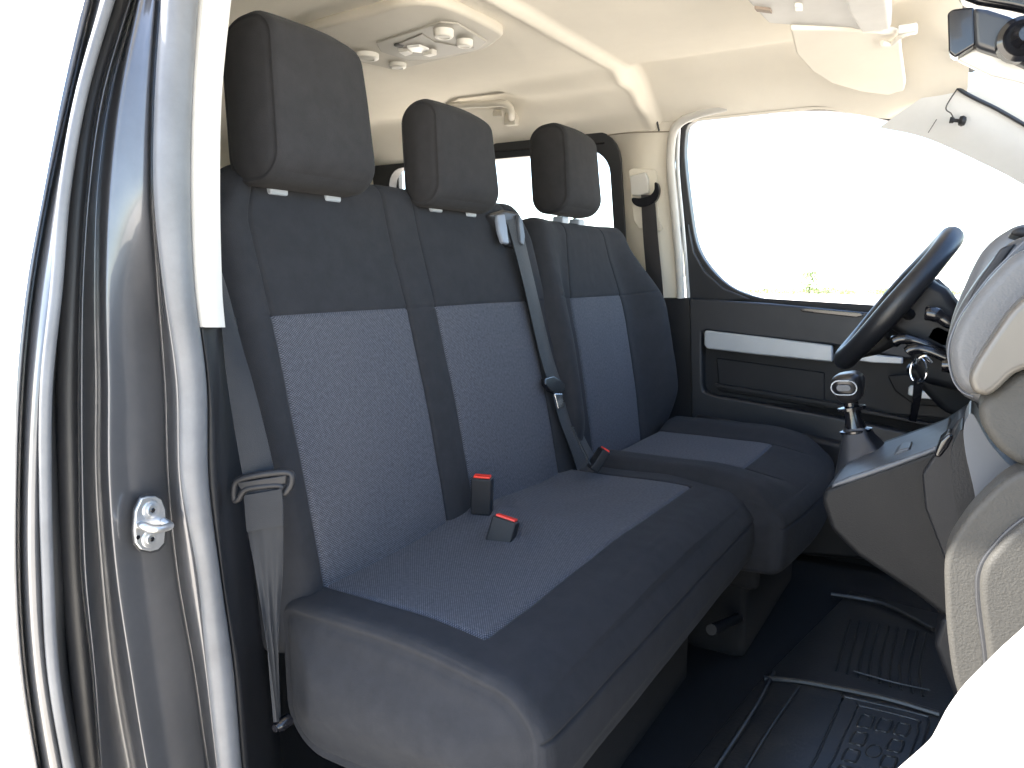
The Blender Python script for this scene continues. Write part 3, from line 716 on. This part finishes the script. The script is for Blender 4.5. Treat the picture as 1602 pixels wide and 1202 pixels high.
I_ = [250, 240, 238, 248, 260, 265, 280, 306, 328]; J_ = [253, 243, 241, 254, 271, 276, 294, 318, 337]; K_ = [256, 246, 244, 258, 280, 284, 310, 325, 342]; LL = [307, 298, 295, 302, 320, 323, 342, 362, 375]
MM = [314, 302, 301, 308, 330, 338, 350, 374, 388]; NN = [361, 346, 343, 346, 352, 366, 378, 398, 412]
t = thing('sliding_door', 'curved outer edge of the grey rear side door at far left', 'door', (-.45, -1.1, .4))
a3 = [H(u, v, 1, -1.00) for u, v in zip(crv(A, VV), VV)]
V, F = strip([(A, 1, -1.00), (B, 1, -1.00), (np.array(B)+3, 1, -1.03), (np.array(B)+10, 1, -1.00), (Cc, 1, -.975), ((np.array(Cc)+D)/2, 1, -.985), (D, 1, -1.03), (np.array(D)+10, 1, -1.10)], 4)
mk('door_edge', V, F, PAINT, t, ang=180)
# outer skin running back along the van
rows = []
for i, p in enumerate(a3): d = p-CAM; d = np.array([d[0], d[1], 0]); d = d/np.linalg.norm(d); d = nrm(d+np.array([-.08, 0, 0])); rows.append([p, p+d*.02+np.array([-.002, 0, 0]), p+d*.12+np.array([-.012, 0, 0]), p+d*.8])
V, F = grid(rows); mk('outer_skin', V, F, PAINT, t, ang=180)
sl_ = [H(u, v, 1, -.968) for u, v in zip((crv(Cc, VV)+crv(D, VV))/2, VV)]
mk('door_seal', *tube(sl_, .007, 10), RUBG, t)
sl_ = [H(u, v, 1, -1.03) for u, v in zip((crv(D, VV)*.4+crv(E_, VV)*.6), VV)]
mk('door_seal', *tube(sl_, .015, 10), RUB, t)

t = thing('door_pillar', 'dark grey painted door pillar with pressed ridges carrying the latch striker', 'pillar', (-.55, -.95, .4))
V, F = strip([(D, 1, -1.08), ((np.array(D)+E_)/2, 1, -1.07), (np.array(E_)-4, 1, -1.03), (E_, 1, -.99), ((np.array(E_)+F_)/2, 1, -.972), (F_, 1, -.980), (G_, 1, -1.010), ((np.array(G_)*.45+np.array(H_)*.55), 1, -.980), (H_, 1, -.955), (np.array(H_)+9, 1, -.950), ((np.array(H_)+I_)/2, 1, lambda v: -.942-.011*sm(v, 280, 560)), (np.array(I_)-8, 1, lambda v: -.934-.028*sm(v, 280, 560)), (I_, 1, lambda v: -.944-.020*sm(v, 280, 560)), (J_, 1, -.918), (K_, 1, -.908), (np.array(K_)+14, 1, -.935), (np.array(LL)-5, 1, -.95)], 4)
mk('pillar_panel', V, F, PAINT, t, ang=180)
# weatherstrip tube
us0, us1 = crv(K_, VV), crv(LL, VV); rows = []
for v_, a, b in zip(VV, us0, us1):
    p = H(a, v_, 1, -.905); q = H(b, v_, 1, -.905); c = (p+q)/2; hw_ = np.linalg.norm(q-p)/2; e1 = nrm(q-p); e2 = np.array([0, 1., 0])
    rows.append([c+hw_*(cos(th)*e1*1.0+sin(th)*e2*.8) for th in np.linspace(pi*1.15, -pi*.15, 14)])
V, F = grid(rows); ws_ = mk('weatherstrip', *fixn(V, F), RUBG, t, ang=180)
# dark interior flange / lower trim between seal and belt
V, F = strip([(np.array(LL)-4, 1, -.925), (np.array(LL)+3, 1, -.905), (MM, 1, -.900), (np.array(MM)+8, 1, -.910), (NN, 1, -.93), (np.array(NN)+22, 1, -.97), (np.array(NN)+30, 1, -1.10)], 4, VV=np.linspace(497, 1400, 50))
mk('lower_trim', V, F, PL_D, t, ang=180)
# striker
st = thing('latch_striker', 'zinc plated latch striker screwed to the grey door pillar', 'latch', tuple(H(238, 825, 1, -.945)))
YS = -.932
pl = [(222, 780), (232, 777), (244, 777), (253, 782), (259, 797), (260, 822), (257, 850), (248, 860), (236, 863), (221, 860), (213, 850), (211, 830), (213, 800)]
V, F = prism([H(u, v, 1, YS-.001) for u, v in [( (u-236)*1.12+236, (v-820)*1.08+820) for u, v in pl]], (0, -.004, 0)); mk('gasket_plate', *fixn(V, F), RUB, st, bevel=.001)
V, F = prism([H(u, v, 1, YS+.003) for u, v in pl], (0, -.005, 0)); mk('base_plate', *fixn(V, F), ZINC, st, bevel=.0015)
for (u, v_) in ((236, 798), (235, 843)):
    c = H(u, v_, 1, YS+.003); mk('screw', *lathe(c, (0, 1, 0), [(0, .0125), (.002, .0115), (.0028, .0075), (.0045, .007), (.0045, .004), (.002, .0035)], 20), ZINC, st)
    mk('screw_socket', *lathe(c+np.array([0, .0046, 0]), (0, 1, 0), [(0, .0036), (.0004, .003)], 6), PL_B, st)
bar = catmull([H(221, 822, 1, YS), H(222, 822, 1, YS+.022), H(240, 828, 1, YS+.034), H(258, 826, 1, YS+.034), H(266, 822, 1, YS+.022), H(256, 816, 1, YS+.004)], 6)
mk('striker_bar', *tube(bar, .0052, 12), ZINC, st)
c = H(216, 841, 1, YS+.0035); mk('hole', *lathe(c, (0, 1, 0), [(0, .003), (.0006, .0028)], 12), PL_B, st)

# white upper trim strip
ut = thing('pillar_garnish', 'long white plastic garnish hanging beside the near headrest', 'trim', (-.7, -.93, 1.35))
vv = np.linspace(-120, 512, 40); rows = []
for v_ in vv:
    a = float(crv(MM, [v_])[0])-1; b = float(crv(NN, [v_])[0])+1
    if v_ > 470: a += 0; b += (v_-470)*.06
    p = H(a, v_, 1, -.895); q = H(b, v_, 1, -.905)
    rr = []
    for s, off in ((0, -.03), (0, -.004), (.06, .004), (.3, .008), (.6, .009), (.9, .006), (1, -.002), (1.0, -.03), (.5, -.03), (0, -.03)):
        rr.append(p*(1-s)+q*s+np.array([0, off, 0]))
    rows.append(rr)
V, F = grid(rows); V = list(V); n = len(rows[0]); F.append([ (len(rows)-1)*n+k for k in range(n-1)]); mk('garnish_body', *fixn(V, F), WHITEP, ut, ang=35)
# near inner wall behind the pillar and roof rail
v, f = prism([(-.70, -1.10, .4), (-1.98, -3.40, .4), (-1.98, -3.40, 2.06), (-.70, -1.10, 2.06)], (-.03, 0, 0)); o = mk('wall', *fixn(v, f), BEIGE, smooth=False); tag(o, kind='structure')
v, f = box((-.52, -.18, 2.08), (.16, 1.5, .13)); o = mk('roof_rail', v, f, PAINT, bevel=.03); tag(o, 'dark grey roof rail above the open front door', 'roof rail')
v, f = box((-.60, -.1, .36), (.26, 1.9, .10)); o = mk('door_sill', v, f, PL_D, bevel=.02); tag(o, 'black plastic sill step below the near bench end', 'sill')

# ------------------------------------------------------------ roof fittings
cz = 2.035
t = thing('roof_console', 'beige ceiling console with round knobs above the bench', 'console', tuple(H(660, 60, 2, 2.06)))
po = [(470, 60), (512, 42), (580, 25), (624, 11), (668, 8), (702, 14), (742, 31), (784, 53), (781, 63), (752, 80), (680, 97), (622, 110), (596, 106), (550, 96), (500, 90)]
pc = catmull([H(u, v, 2, cz) for u, v in po], 3, True)
V, F = prism(pc, (0, 0, .03)); mk('housing', *fixn(V, F), BEIGE, t, bevel=.010, seg=4)
def zslab(px, z, d, name, m, par, bev): V, F = prism([H(u, v, 2, z) for u, v in px], (0, 0, d)); return mk(name, *fixn(V, F), m, par, bevel=bev)
zslab([(588, 68), (690, 36), (716, 38), (762, 66), (748, 78), (680, 92), (640, 96), (596, 82)], cz-.004, .012, 'face_plate', mat('console face', (.42, .40, .35), .5), t, .003)
zslab([(624, 69), (660, 54), (680, 66), (712, 72), (742, 76), (690, 90), (640, 88)], cz-.007, .01, 'switch_panel', mat('switch panel', (.36, .34, .30), .5), t, .002)
def zcyl(u, v, r, h, name, m, par, z=cz): return mk(name, *lathe(H(u, v, 2, z-.002), (0, 0, -1), [(-.004, r), (h*.8, r*.97), (h, r*.85), (h+.0008, r*.6), (h*.93, r*.55), (h*.93, .0002)], 32), m, par)
zcyl(694, 46, .026, .020, 'dial_knob', WHITEK, t); zcyl(727, 62, .022, .018, 'dial_knob', WHITEK, t)
zcyl(625, 69, .015, .006, 'air_sensor', mat('sensor grey', (.10, .10, .10), .4), t)
zcyl(574, 86, .034, .012, 'reading_lamp', WHITEK, t); zcyl(622, 101, .026, .010, 'reading_lamp', WHITEK, t)
zslab([(636, 75), (656, 73), (672, 79), (662, 84), (644, 82)], cz-.013, .012, 'rocker_switch', mat('white rocker', (.85, .85, .82), .3), t, .003)
zslab([(660, 87), (676, 84), (684, 87), (672, 90)], cz-.02, .02, 'rocker_switch', WHITEK, t, .003)
zslab([(622, 82), (638, 80), (646, 85), (634, 89)], cz-.015, .015, 'rocker_switch', WHITEK, t, .003)

SN = nrm([.66, 0, -1]);
def SL(u, v, off=0): return HP(u, v, np.array([-2.48, 0, 2.06])+SN*off, SN)
t = thing('grab_handle', 'beige grab handle above the far rear window', 'handle', tuple(W(770, 165)))
mk('grip', *tube(catmull([SL(u, v, .05 if 0 < k < 7 else .0) for k, (u, v) in enumerate(((690, 172), (700, 167), (730, 164), (760, 163), (785, 162), (796, 166), (800, 176), (800, 190)))], 6), .0125, 12), BEIGE, t)
v, f = box(SL(800, 186, .01), (.03, .05, .05)); mk('hinge_cover', v, f, BEIGE, t, bevel=.006)
v, f = box(SL(778, 178, .01), (.02, .03, .02)); mk('coat_hook', v, f, BEIGE, t, bevel=.003)

t = thing('sun_visor', 'cream sun visor folded against the ceiling above the driver window', 'sun visor', tuple(H(1330, 90, 2, 1.97)))
def vis(u, v): return HP(u, v, (-2.1, -.3, 1.955), nrm([-.10, -.13, 1]))
vo = [(1236, 47), (1300, 47), (1400, 54), (1408, 58), (1411, 90), (1417, 132), (1414, 143), (1400, 146), (1390, 150), (1345, 144), (1300, 131), (1270, 112), (1245, 85)]
V, F = prism([vis(u, v) for u, v in vo], (0, 0, .018)); mk('visor_panel', *fixn(V, F), HEAD, t, bevel=.006)
mk('visor_arm', *tube(catmull([vis(u, v)+np.array([0, 0, -.01]) for u, v in ((1380, 60), (1395, 62), (1410, 50), (1420, 46))], 5), .006, 10), WHITEK, t)
v, f = box(vis(1420, 47), (.03, .04, .02)); mk('visor_clip', v, f, WHITEK, t, bevel=.004)
t = thing('overhead_shelf', 'cream overhead storage unit at the top edge beside the visor', 'overhead console', tuple(H(1280, 10, 2, 2.0)))
zslab([(1160, -60), (1165, 0), (1200, 38), (1250, 42), (1330, 45), (1345, 53), (1380, 50), (1394, 46), (1392, 20), (1385, -60)], 1.975, .05, 'housing', WHITEP, t, .010)
zslab([(1180, 14), (1205, 17), (1208, 22), (1184, 19)], 1.969, .01, 'slot', mat('slot brown', (.25, .2, .16), .7), t, .001)
zslab([(1312, -30), (1328, 20), (1348, 52), (1392, 47), (1382, -30)], 1.962, .02, 'lid', WHITEP, t, .006)
zslab([(1243, 12), (1255, 12), (1256, 18), (1244, 18)], 1.966, .01, 'button', WHITEK, t, .002)

# mirror
MX = -1.30
t = thing('rear_view_mirror', 'black rear view mirror at the upper right corner', 'mirror', tuple(H(1550, 70, 0, MX)))
mo = [(1488, 14), (1515, 9), (1545, 12), (1580, 25), (1620, 48), (1660, 80), (1665, 128), (1630, 120), (1570, 92), (1525, 75), (1492, 90), (1484, 84), (1480, 50)]
slab([(1482, 20), (1490, 14), (1524, 10), (1526, 70), (1494, 90), (1484, 82)], MX, -.03, 'housing_end', PL_B, t, .006)
slab([(1520, 10), (1545, 13), (1580, 24), (1625, 46), (1680, 82), (1690, 140), (1625, 113), (1575, 90), (1524, 73)], MX+.002, -.05, 'housing', PL_S if False else mat('mirror housing', (.025, .027, .032), .28), t, .008, 4)
slab([(1496, 92), (1526, 75), (1575, 92), (1625, 115), (1690, 143), (1690, 170), (1600, 130), (1550, 118)], MX-.02, -.02, 'mirror_glass', mat('painted mirror reflection', (.5, .5, .48), .25), t, .004)  # pale base colour paints in the reflection along the mirror's lower edge
mk('ball_joint', *lathe(H(1598, 62, 0, MX+.004), (1, .2, 0), [(-.01, .03), (.004, .03), (.008, .024), (.004, .02), (.02, .012), (.03, .01)]), PL_B, t)
slab([(1495, -40), (1500, -5), (1530, 6), (1580, 14), (1650, 30), (1650, -40)], MX-.10, -.05, 'mount_cover', PL_B, t, .01)

# ------------------------------------------------------------ steering wheel and column
SX = -2.0
wt, wb = H(1488, 372, 0, SX), H(1322, 560, 0, SX)
wc = (wt+wb)/2; wu = nrm(wt-wb); R_w = np.linalg.norm(wt-wb)/2
wn = nrm(np.cross(wu, [1, 0, 0])); 
if wn[1] > 0: wn = -wn
t = thing('steering_wheel', 'black steering wheel seen almost edge on against the bright window', 'steering wheel', tuple(wc))
wn2 = nrm(wn+np.array([.09, 0, 0])); wx = nrm(np.cross(wu, wn2)); 
pth = [wc+R_w*(cos(a)*wu+sin(a)*wx) for a in np.linspace(0, 2*pi, 72, endpoint=False)]
mk('rim', *tube(pth, [.0245+.0012*cos(4*a) for a in np.linspace(0, 2*pi, 72, endpoint=False)], 14, closed=True), mat('wheel leather', (.014, .015, .018), .38, bump=.25, bscale=300), t)
hub = wc-wn2*.05
mk('hub', *lathe(hub-wn2*.02, wn2, [(0, .05), (.0, .085), (.03, .09), (.05, .075), (.058, .04), (.06, .001)], 32), PL_D, t)
for a in (pi/2, -pi/2, pi*.9, -pi*.9):
    e = wc+(R_w-.005)*(cos(a)*wu+sin(a)*wx); s = hub+.07*(cos(a)*wu+sin(a)*wx)
    mk('spoke', *tube([s, (s+e)/2-wn2*.01, e], [.02, .014, .010], 10), PL_D, t)
t = thing('steering_column', 'black steering column shroud with stalks behind the wheel', 'steering column', tuple(H(1450, 500, 0, SX+.02)))
slab([(1404, 448), (1425, 430), (1452, 436), (1480, 452), (1491, 468), (1500, 480), (1510, 520), (1500, 560), (1440, 545), (1400, 520), (1370, 500), (1385, 468)], SX+.12, -.22, 'shroud', PL_D, t, .018, 4)
slab([(1424, 428), (1450, 432), (1470, 446), (1460, 450), (1432, 446), (1420, 440)], SX+.10, -.2, 'upper_shroud', PL_D, t, .006)
slab([(1340, 560), (1300, 585), (1330, 520), (1400, 500), (1480, 520), (1560, 560), (1530, 620), (1440, 600)][3:], SX+.10, -.16, 'lower_shroud', PL_D, t, .02)
sx = SX+.17
mk('wiper_stalk', *tube(catmull([H(u, v, 0, sx) for u, v in ((1447, 490), (1462, 492), (1480, 502), (1500, 515))], 4), [.013]+[.0155]*5+[.013]*4+[.011]*3, 14), PL_B, t)
mk('stalk', *tube(catmull([H(u, v, 0, sx) for u, v in ((1396, 536), (1412, 530), (1440, 536), (1480, 556))], 4), [.008]+[.012]*5+[.010]*7, 12), PL_B, t)
mk('stalk', *tube(catmull([H(u, v, 0, sx+.02) for u, v in ((1418, 552), (1428, 546), (1450, 548), (1480, 560))], 4), [.007]+[.011]*5+[.010]*7, 12), PL_B, t)
slab([(1456, 512), (1468, 507), (1500, 522), (1505, 548), (1480, 548), (1446, 530)], sx-.05, -.05, 'column_cover', PL_S, t, .006)
mk('ignition_lock', *lathe(H(1500, 572, 0, sx+.02), nrm(H(1452, 570, 0, sx+.02)-H(1500, 572, 0, sx+.02)), [(-.06, .024), (0, .024), (.01, .020), (.02, .016), (.03, .015)], 20), PL_B, t)
slab([(1410, 575), (1500, 560), (1560, 600), (1530, 660), (1480, 650), (1450, 620)], SX-.05, -.10, 'knee_cover', PL_D, t, .02)

t = thing('key_ring', 'steel key ring with black leather fob hanging from the ignition', 'keys', tuple(H(1438, 585, 0, sx+.04)))
kx = sx+.03
c = H(1437, 580, 0, kx); rr_ = .021
mk('ring', *tube([c+rr_*(cos(a)*np.array([.45, .75, 0])+sin(a)*np.array([0, 0, 1.25])) for a in np.linspace(0, 2*pi, 32, endpoint=False)], .0022, 8, closed=True), CHR, t)
mk('key', *tube(catmull([H(u, v, 0, kx) for u, v in ((1458, 568), (1448, 558), (1438, 562), (1434, 570))], 5), .0045, 8), CHR, t)
mk('fob', *ribbon([H(u, v, 0, kx) for u, v in ((1430, 592), (1428, 620), (1422, 658))], [H(u, v, 0, kx-.005) for u, v in ((1443, 592), (1441, 622), (1432, 660))], .006), PL_B, t)

# ------------------------------------------------------------ dashboard, console, gear lever
D1 = -.84
t = thing('dashboard', 'dashboard end with grained pads, glove box and sunlit top', 'dashboard', (-.9, .1, .9))
slab([(1478, 545), (1484, 520), (1500, 480), (1530, 435), (1570, 385), (1602, 368), (1900, 300), (1900, 640), (1540, 640), (1518, 626), (1500, 614), (1486, 590)], D1-.13, -.34, 'upper_pad', mat('upper pad', (.05, .052, .056), .38, bump=.3, bscale=300), t, .012, 4, rnd=4)
slab([(1484, 545), (1500, 500), (1535, 450), (1602, 380), (1900, 350), (1900, 600), (1560, 618), (1522, 620), (1503, 610), (1490, 588)], D1-.05, -.10, 'airbag_cover', GR_M, t, .012, 4, rnd=4)
slab([(1514, 592), (1530, 560), (1602, 455), (1900, 300), (1900, 560), (1602, 570), (1550, 622), (1522, 616)], D1, -.08, 'upper_glove_box', mat('satin glove box lid', (.075, .069, .060), .30, var=.05), t, .008, 4, rnd=4)
slab([(1540, 625), (1602, 570), (1900, 500), (1900, 800), (1602, 735), (1560, 705), (1535, 668), (1530, 640)], D1-.02, -.08, 'lower_pad', GR_L, t, .02, 4, rnd=4)
slab([(1506, 668), (1520, 640), (1545, 690), (1580, 730), (1612, 742), (1640, 780), (1545, 800), (1528, 812), (1526, 775), (1510, 710)], D1-.10, -.10, 'side_panel', PL_S, t, .008, rnd=4)
slab([(1484, 712), (1505, 664), (1514, 700), (1532, 775), (1530, 830), (1510, 850), (1500, 820), (1492, 770)], D1-.12, -.08, 'grained_strip', GR_D, t, .006, rnd=4)
slab([(1476, 880), (1486, 850), (1520, 800), (1570, 752), (1602, 735), (1900, 640), (1900, 1300), (1540, 1300), (1505, 1110), (1490, 1060), (1480, 980)], D1, -.05, 'glove_box_surround', GR_L, t, .014, 4, rnd=4)
slab([(1524, 905), (1534, 875), (1570, 832), (1612, 800), (1900, 700), (1900, 1300), (1560, 1300), (1538, 1030), (1526, 950)], D1+.0025, -.012, 'lid_gap', RUB, t, .002, rnd=4)
slab([(1532, 908), (1541, 880), (1576, 838), (1616, 807), (1900, 710), (1900, 1300), (1568, 1300), (1545, 1030), (1534, 950)], D1+.010, -.03, 'glove_box_lid', GR_L, t, .007, 4, rnd=4)
# instrument hood / centre part farther in, top panel and screen
slab([(1480, 540), (1490, 490), (1530, 400), (1556, 372), (1602, 345), (1900, 330), (1900, 700), (1500, 640)], -1.40, -.8, 'top_panel', mat('top panel', (.12, .125, .135), .4, bump=.2, bscale=300), t, .02, 4, rnd=4)
slab([(1510, 480), (1530, 440), (1566, 388), (1590, 380), (1575, 402), (1545, 448), (1520, 484)], D1-.128, -.02, 'vent', PL_D, t, .003)
slab([(1578, 366), (1590, 356), (1625, 352), (1640, 366), (1600, 372)], -1.1, -.12, 'sensor_bump', PL_D, t, .006)
# far body of the dash under the windscreen
mk('edge_bead', *tube(catmull([H(u, v, 0, D1-.047) for u, v in ((1602, 379), (1560, 420), (1535, 449), (1500, 499), (1484, 545), (1489, 588), (1503, 611), (1523, 621))], 6), .0010, 8), PL_S, t)
v, f = box((-1.72, .72, 1.12), (2.1, .86, .30)); mk('dash_body', v, f, PL_D, t, bevel=.03)
v, f = box((-1.72, .62, .78), (2.1, .60, .60)); mk('firewall_cover', v, f, CARP, t, bevel=.02)

C1 = -1.40
t = thing('centre_console', 'dark grained console housing that carries the gear lever', 'console', tuple(H(1400, 850, 0, C1)))
slab([(1284, 782), (1290, 765), (1320, 752), (1400, 725), (1470, 700), (1500, 680), (1560, 640), (1600, 800), (1560, 1000), (1475, 965), (1430, 930), (1340, 870), (1300, 830)], C1, -.30, 'housing', GR_D, t, .014, 4)
slab([(1302, 757), (1330, 745), (1400, 722), (1460, 700), (1480, 690), (1484, 700), (1400, 732), (1330, 756), (1300, 765)], C1+.004, -.25, 'top_rim', PL_S, t, .004)
slab([(1404, 718), (1422, 712), (1456, 700), (1462, 690), (1438, 700), (1412, 708)], C1-.07, -.09, 'tray', PL_B, t, .003)
slab([(1318, 762), (1334, 744), (1394, 727), (1402, 733), (1340, 757)], C1-.03, -.17, 'boot_frame', PL_B, t, .004)
slab([(1442, 742), (1470, 700), (1500, 655), (1518, 650), (1530, 700), (1545, 930), (1500, 935), (1447, 795)], C1+.02, -.10, 'riser', PL_D, t, .005)
slab([(1460, 714), (1470, 690), (1486, 676), (1492, 684), (1484, 700), (1470, 718)], C1+.13, -.05, 'switch_pod', PL_B, t, .006)
slab([(1395, 725), (1420, 716), (1424, 700), (1405, 704), (1398, 712)], C1-.06, -.06, 'cup_edge', PL_S, t, .003)
slab([(1475, 965), (1500, 975), (1530, 1060), (1540, 1120), (1500, 1110), (1460, 1010)], C1+.02, -.3, 'lower_cover', PL_D, t, .01)

GX = -1.62
t = thing('gear_lever', 'gear lever with chrome rimmed knob and black boot', 'gear lever', tuple(H(1360, 730, 0, GX)))
rows = []
for (uc, vc, ru, k) in ((1341, 668, .022, 0), (1343, 680, .028, .3), (1352, 700, .042, .6), (1362, 724, .058, .8), (1370, 760, .075, 1)):
    c = H(uc, vc, 0, GX); rows.append([c+np.array([ru*1.05*np.sign(cos(a))*abs(cos(a))**.6, ru*1.0*np.sign(sin(a))*abs(sin(a))**.6, .003*sin(4*a)]) for a in np.linspace(0, 2*pi, 33)])
V, F = grid(rows); mk('boot', *fixn(V, F), mat('boot leather', (.02, .021, .025), .35, bump=.3, bscale=60), t, ang=180)
k0, k1 = H(1340, 680, 0, GX), H(1328, 612, 0, GX); kd = nrm(k1-k0); KL = np.linalg.norm(k1-k0)
mk('shaft', *lathe(k0, kd, [(0, .022), (.006, .030), (.010, .030), (.013, .020), (.030, .016), (.048, .015), (.050, .026), (.056, .026), (.058, .014), (.085, .013), (KL, .02)], 28), PL_B, t)
kn = H(1328, 606, 0, GX)
rb = rbox((.036, .027, .030), .020, .007)
Rk = np.stack([nrm(np.cross([0, 1, 0], kd)), nrm(np.cross(kd, np.cross([0, 1, 0], kd))), kd], 1)
def dk(P, Q, N):
    q = Q.copy(); q[:, 0] *= 1+.18*q[:, 2]/.030; q[:, 1] *= 1+.15*q[:, 2]/.030; return kn + q @ Rk.T
knob = soft(t, [('knob', mat('knob plastic', (.014, .014, .016), .30), None)], rb, dk, lambda c, fa: 0)[0]
# ring and plate on the near face of the knob
fc = kn+np.array([.0385, -.004, .003]); Au = np.array([-.12, 1, .05]); Av = np.array([0, -.1, 1.])
def stad(hw_, hh_, n=8):
    out = []
    for cx_, a0 in ((hw_-hh_, -90), (-(hw_-hh_), 90)):
        for k in range(n+1): a = radians(a0+180*k/n); out.append((cx_+hh_*cos(a), hh_*sin(a)))
    return out
mk('chrome_ring', *tube([fc+Au*a+Av*b for a, b in stad(.0225, .0135)], .0012, 8, closed=True), SILV, knob)
V, F = prism([fc+Au*a+Av*b for a, b in stad(.013, .0065)], (.004, 0, 0)); mk('badge_plate', *fixn(V, F), PL_S, knob, bevel=.0012)

# ------------------------------------------------------------ floor mats
t = thing('floor_mat', 'moulded black rubber mat on the floor before the bench', 'floor mat', (-1.4, -.1, FZ))
mz = FZ+.012
def fm(u, v, z=mz): return H(u, v, 2, z)
V, F = prism([fm(1330, 925), fm(1470, 960), fm(1560, 1160), fm(1480, 1300), fm(900, 1420), fm(1180, 1075)], (0, 0, -.010)); mk('mat_base', *fixn(V, F), MATR, t, bevel=.003)
def ridge(px, r, nm='ridge', closed=False, z=mz):
    P = catmull([fm(u, v, z) for u, v in px], 5, closed); mk(nm, *tube(P, r*.62, 8, closed=closed), MATR, t)
ridge([(1195, 1062), (1260, 1068), (1380, 1092), (1470, 1118)], .012, 'cross_ridge', z=mz+.004)
ridge([(1210, 1052), (1180, 1110), (1120, 1202), (1080, 1270)], .010, 'edge_ridge', z=mz+.004)
ridge([(1250, 1075), (1205, 1140), (1150, 1230)], .007, 'edge_ridge', z=mz+.002)
ridge([(1318, 1094), (1324, 1091), (1440, 1118), (1452, 1126), (1448, 1150), (1400, 1260), (1250, 1240), (1275, 1190)], .005, 'frame_ridge', True)
ridge([(1341, 1107), (1347, 1105), (1432, 1126), (1436, 1134), (1432, 1160), (1390, 1240), (1290, 1230), (1308, 1180)], .004, 'frame_ridge', True)
q0, q1, q2, q3 = (np.array(p, float) for p in ((1346, 1112), (1433, 1132), (1392, 1236), (1297, 1222)))
def mq(a, b): return tuple(q0*(1-a)*(1-b)+q1*a*(1-b)+q2*a*b+q3*(1-a)*b)
for ia in range(3):
    for ib in range(4):
        a0, b0 = .06+ia*.32, .05+ib*.245
        if ia == 1 and ib in (1, 2): continue
        ridge([mq(a0, b0), mq(a0+.11, b0-.005), mq(a0+.22, b0), mq(a0+.22, b0+.15), mq(a0+.11, b0+.155), mq(a0, b0+.15)], .0042, 'tread_block', True)
ridge([mq(.5+.13*cos(a), .5+.09*sin(a)) for a in np.linspace(0, 2*pi, 14, endpoint=False)], .003, 'tread_ring', True)
for k in range(9):
    u0 = 1322+k*15; ridge([(u0+8, 970+k*2.6), (u0-4, 1015+k*4), (u0-14+k*2, 1050+k*5)], .006, 'rib', z=mz+.001)
ridge([(1300, 930), (1380, 945), (1460, 985)], .010, 'front_ridge', z=mz+.01)
ridge([(1335, 1050), (1400, 1068), (1455, 1080)], .004, 'front_ridge', z=mz+.006)
# ------------------------------------------------------------ open passenger door card, in full sun
t = thing('passenger_door', 'pale grained door panel cutting across the lower right corner', 'door panel', tuple(H(1550, 1120, 0, -.42)))
XP = -.40
pp = [(1700, 880), (1640, 925), (1600, 966), (1562, 1000), (1530, 1032), (1503, 1060), (1482, 1090), (1468, 1118), (1456, 1140), (1430, 1164), (1400, 1190), (1370, 1225), (1345, 1320), (1330, 1500), (1330, 2900), (2500, 2900), (2500, 860)]
slab(pp, XP-.06, .06, 'door_card', grain('pale grained plastic', (.36, .35, .33), .6, 420, .5), t, .014, 4, rnd=4)  # pale grey base colour with slight random variation
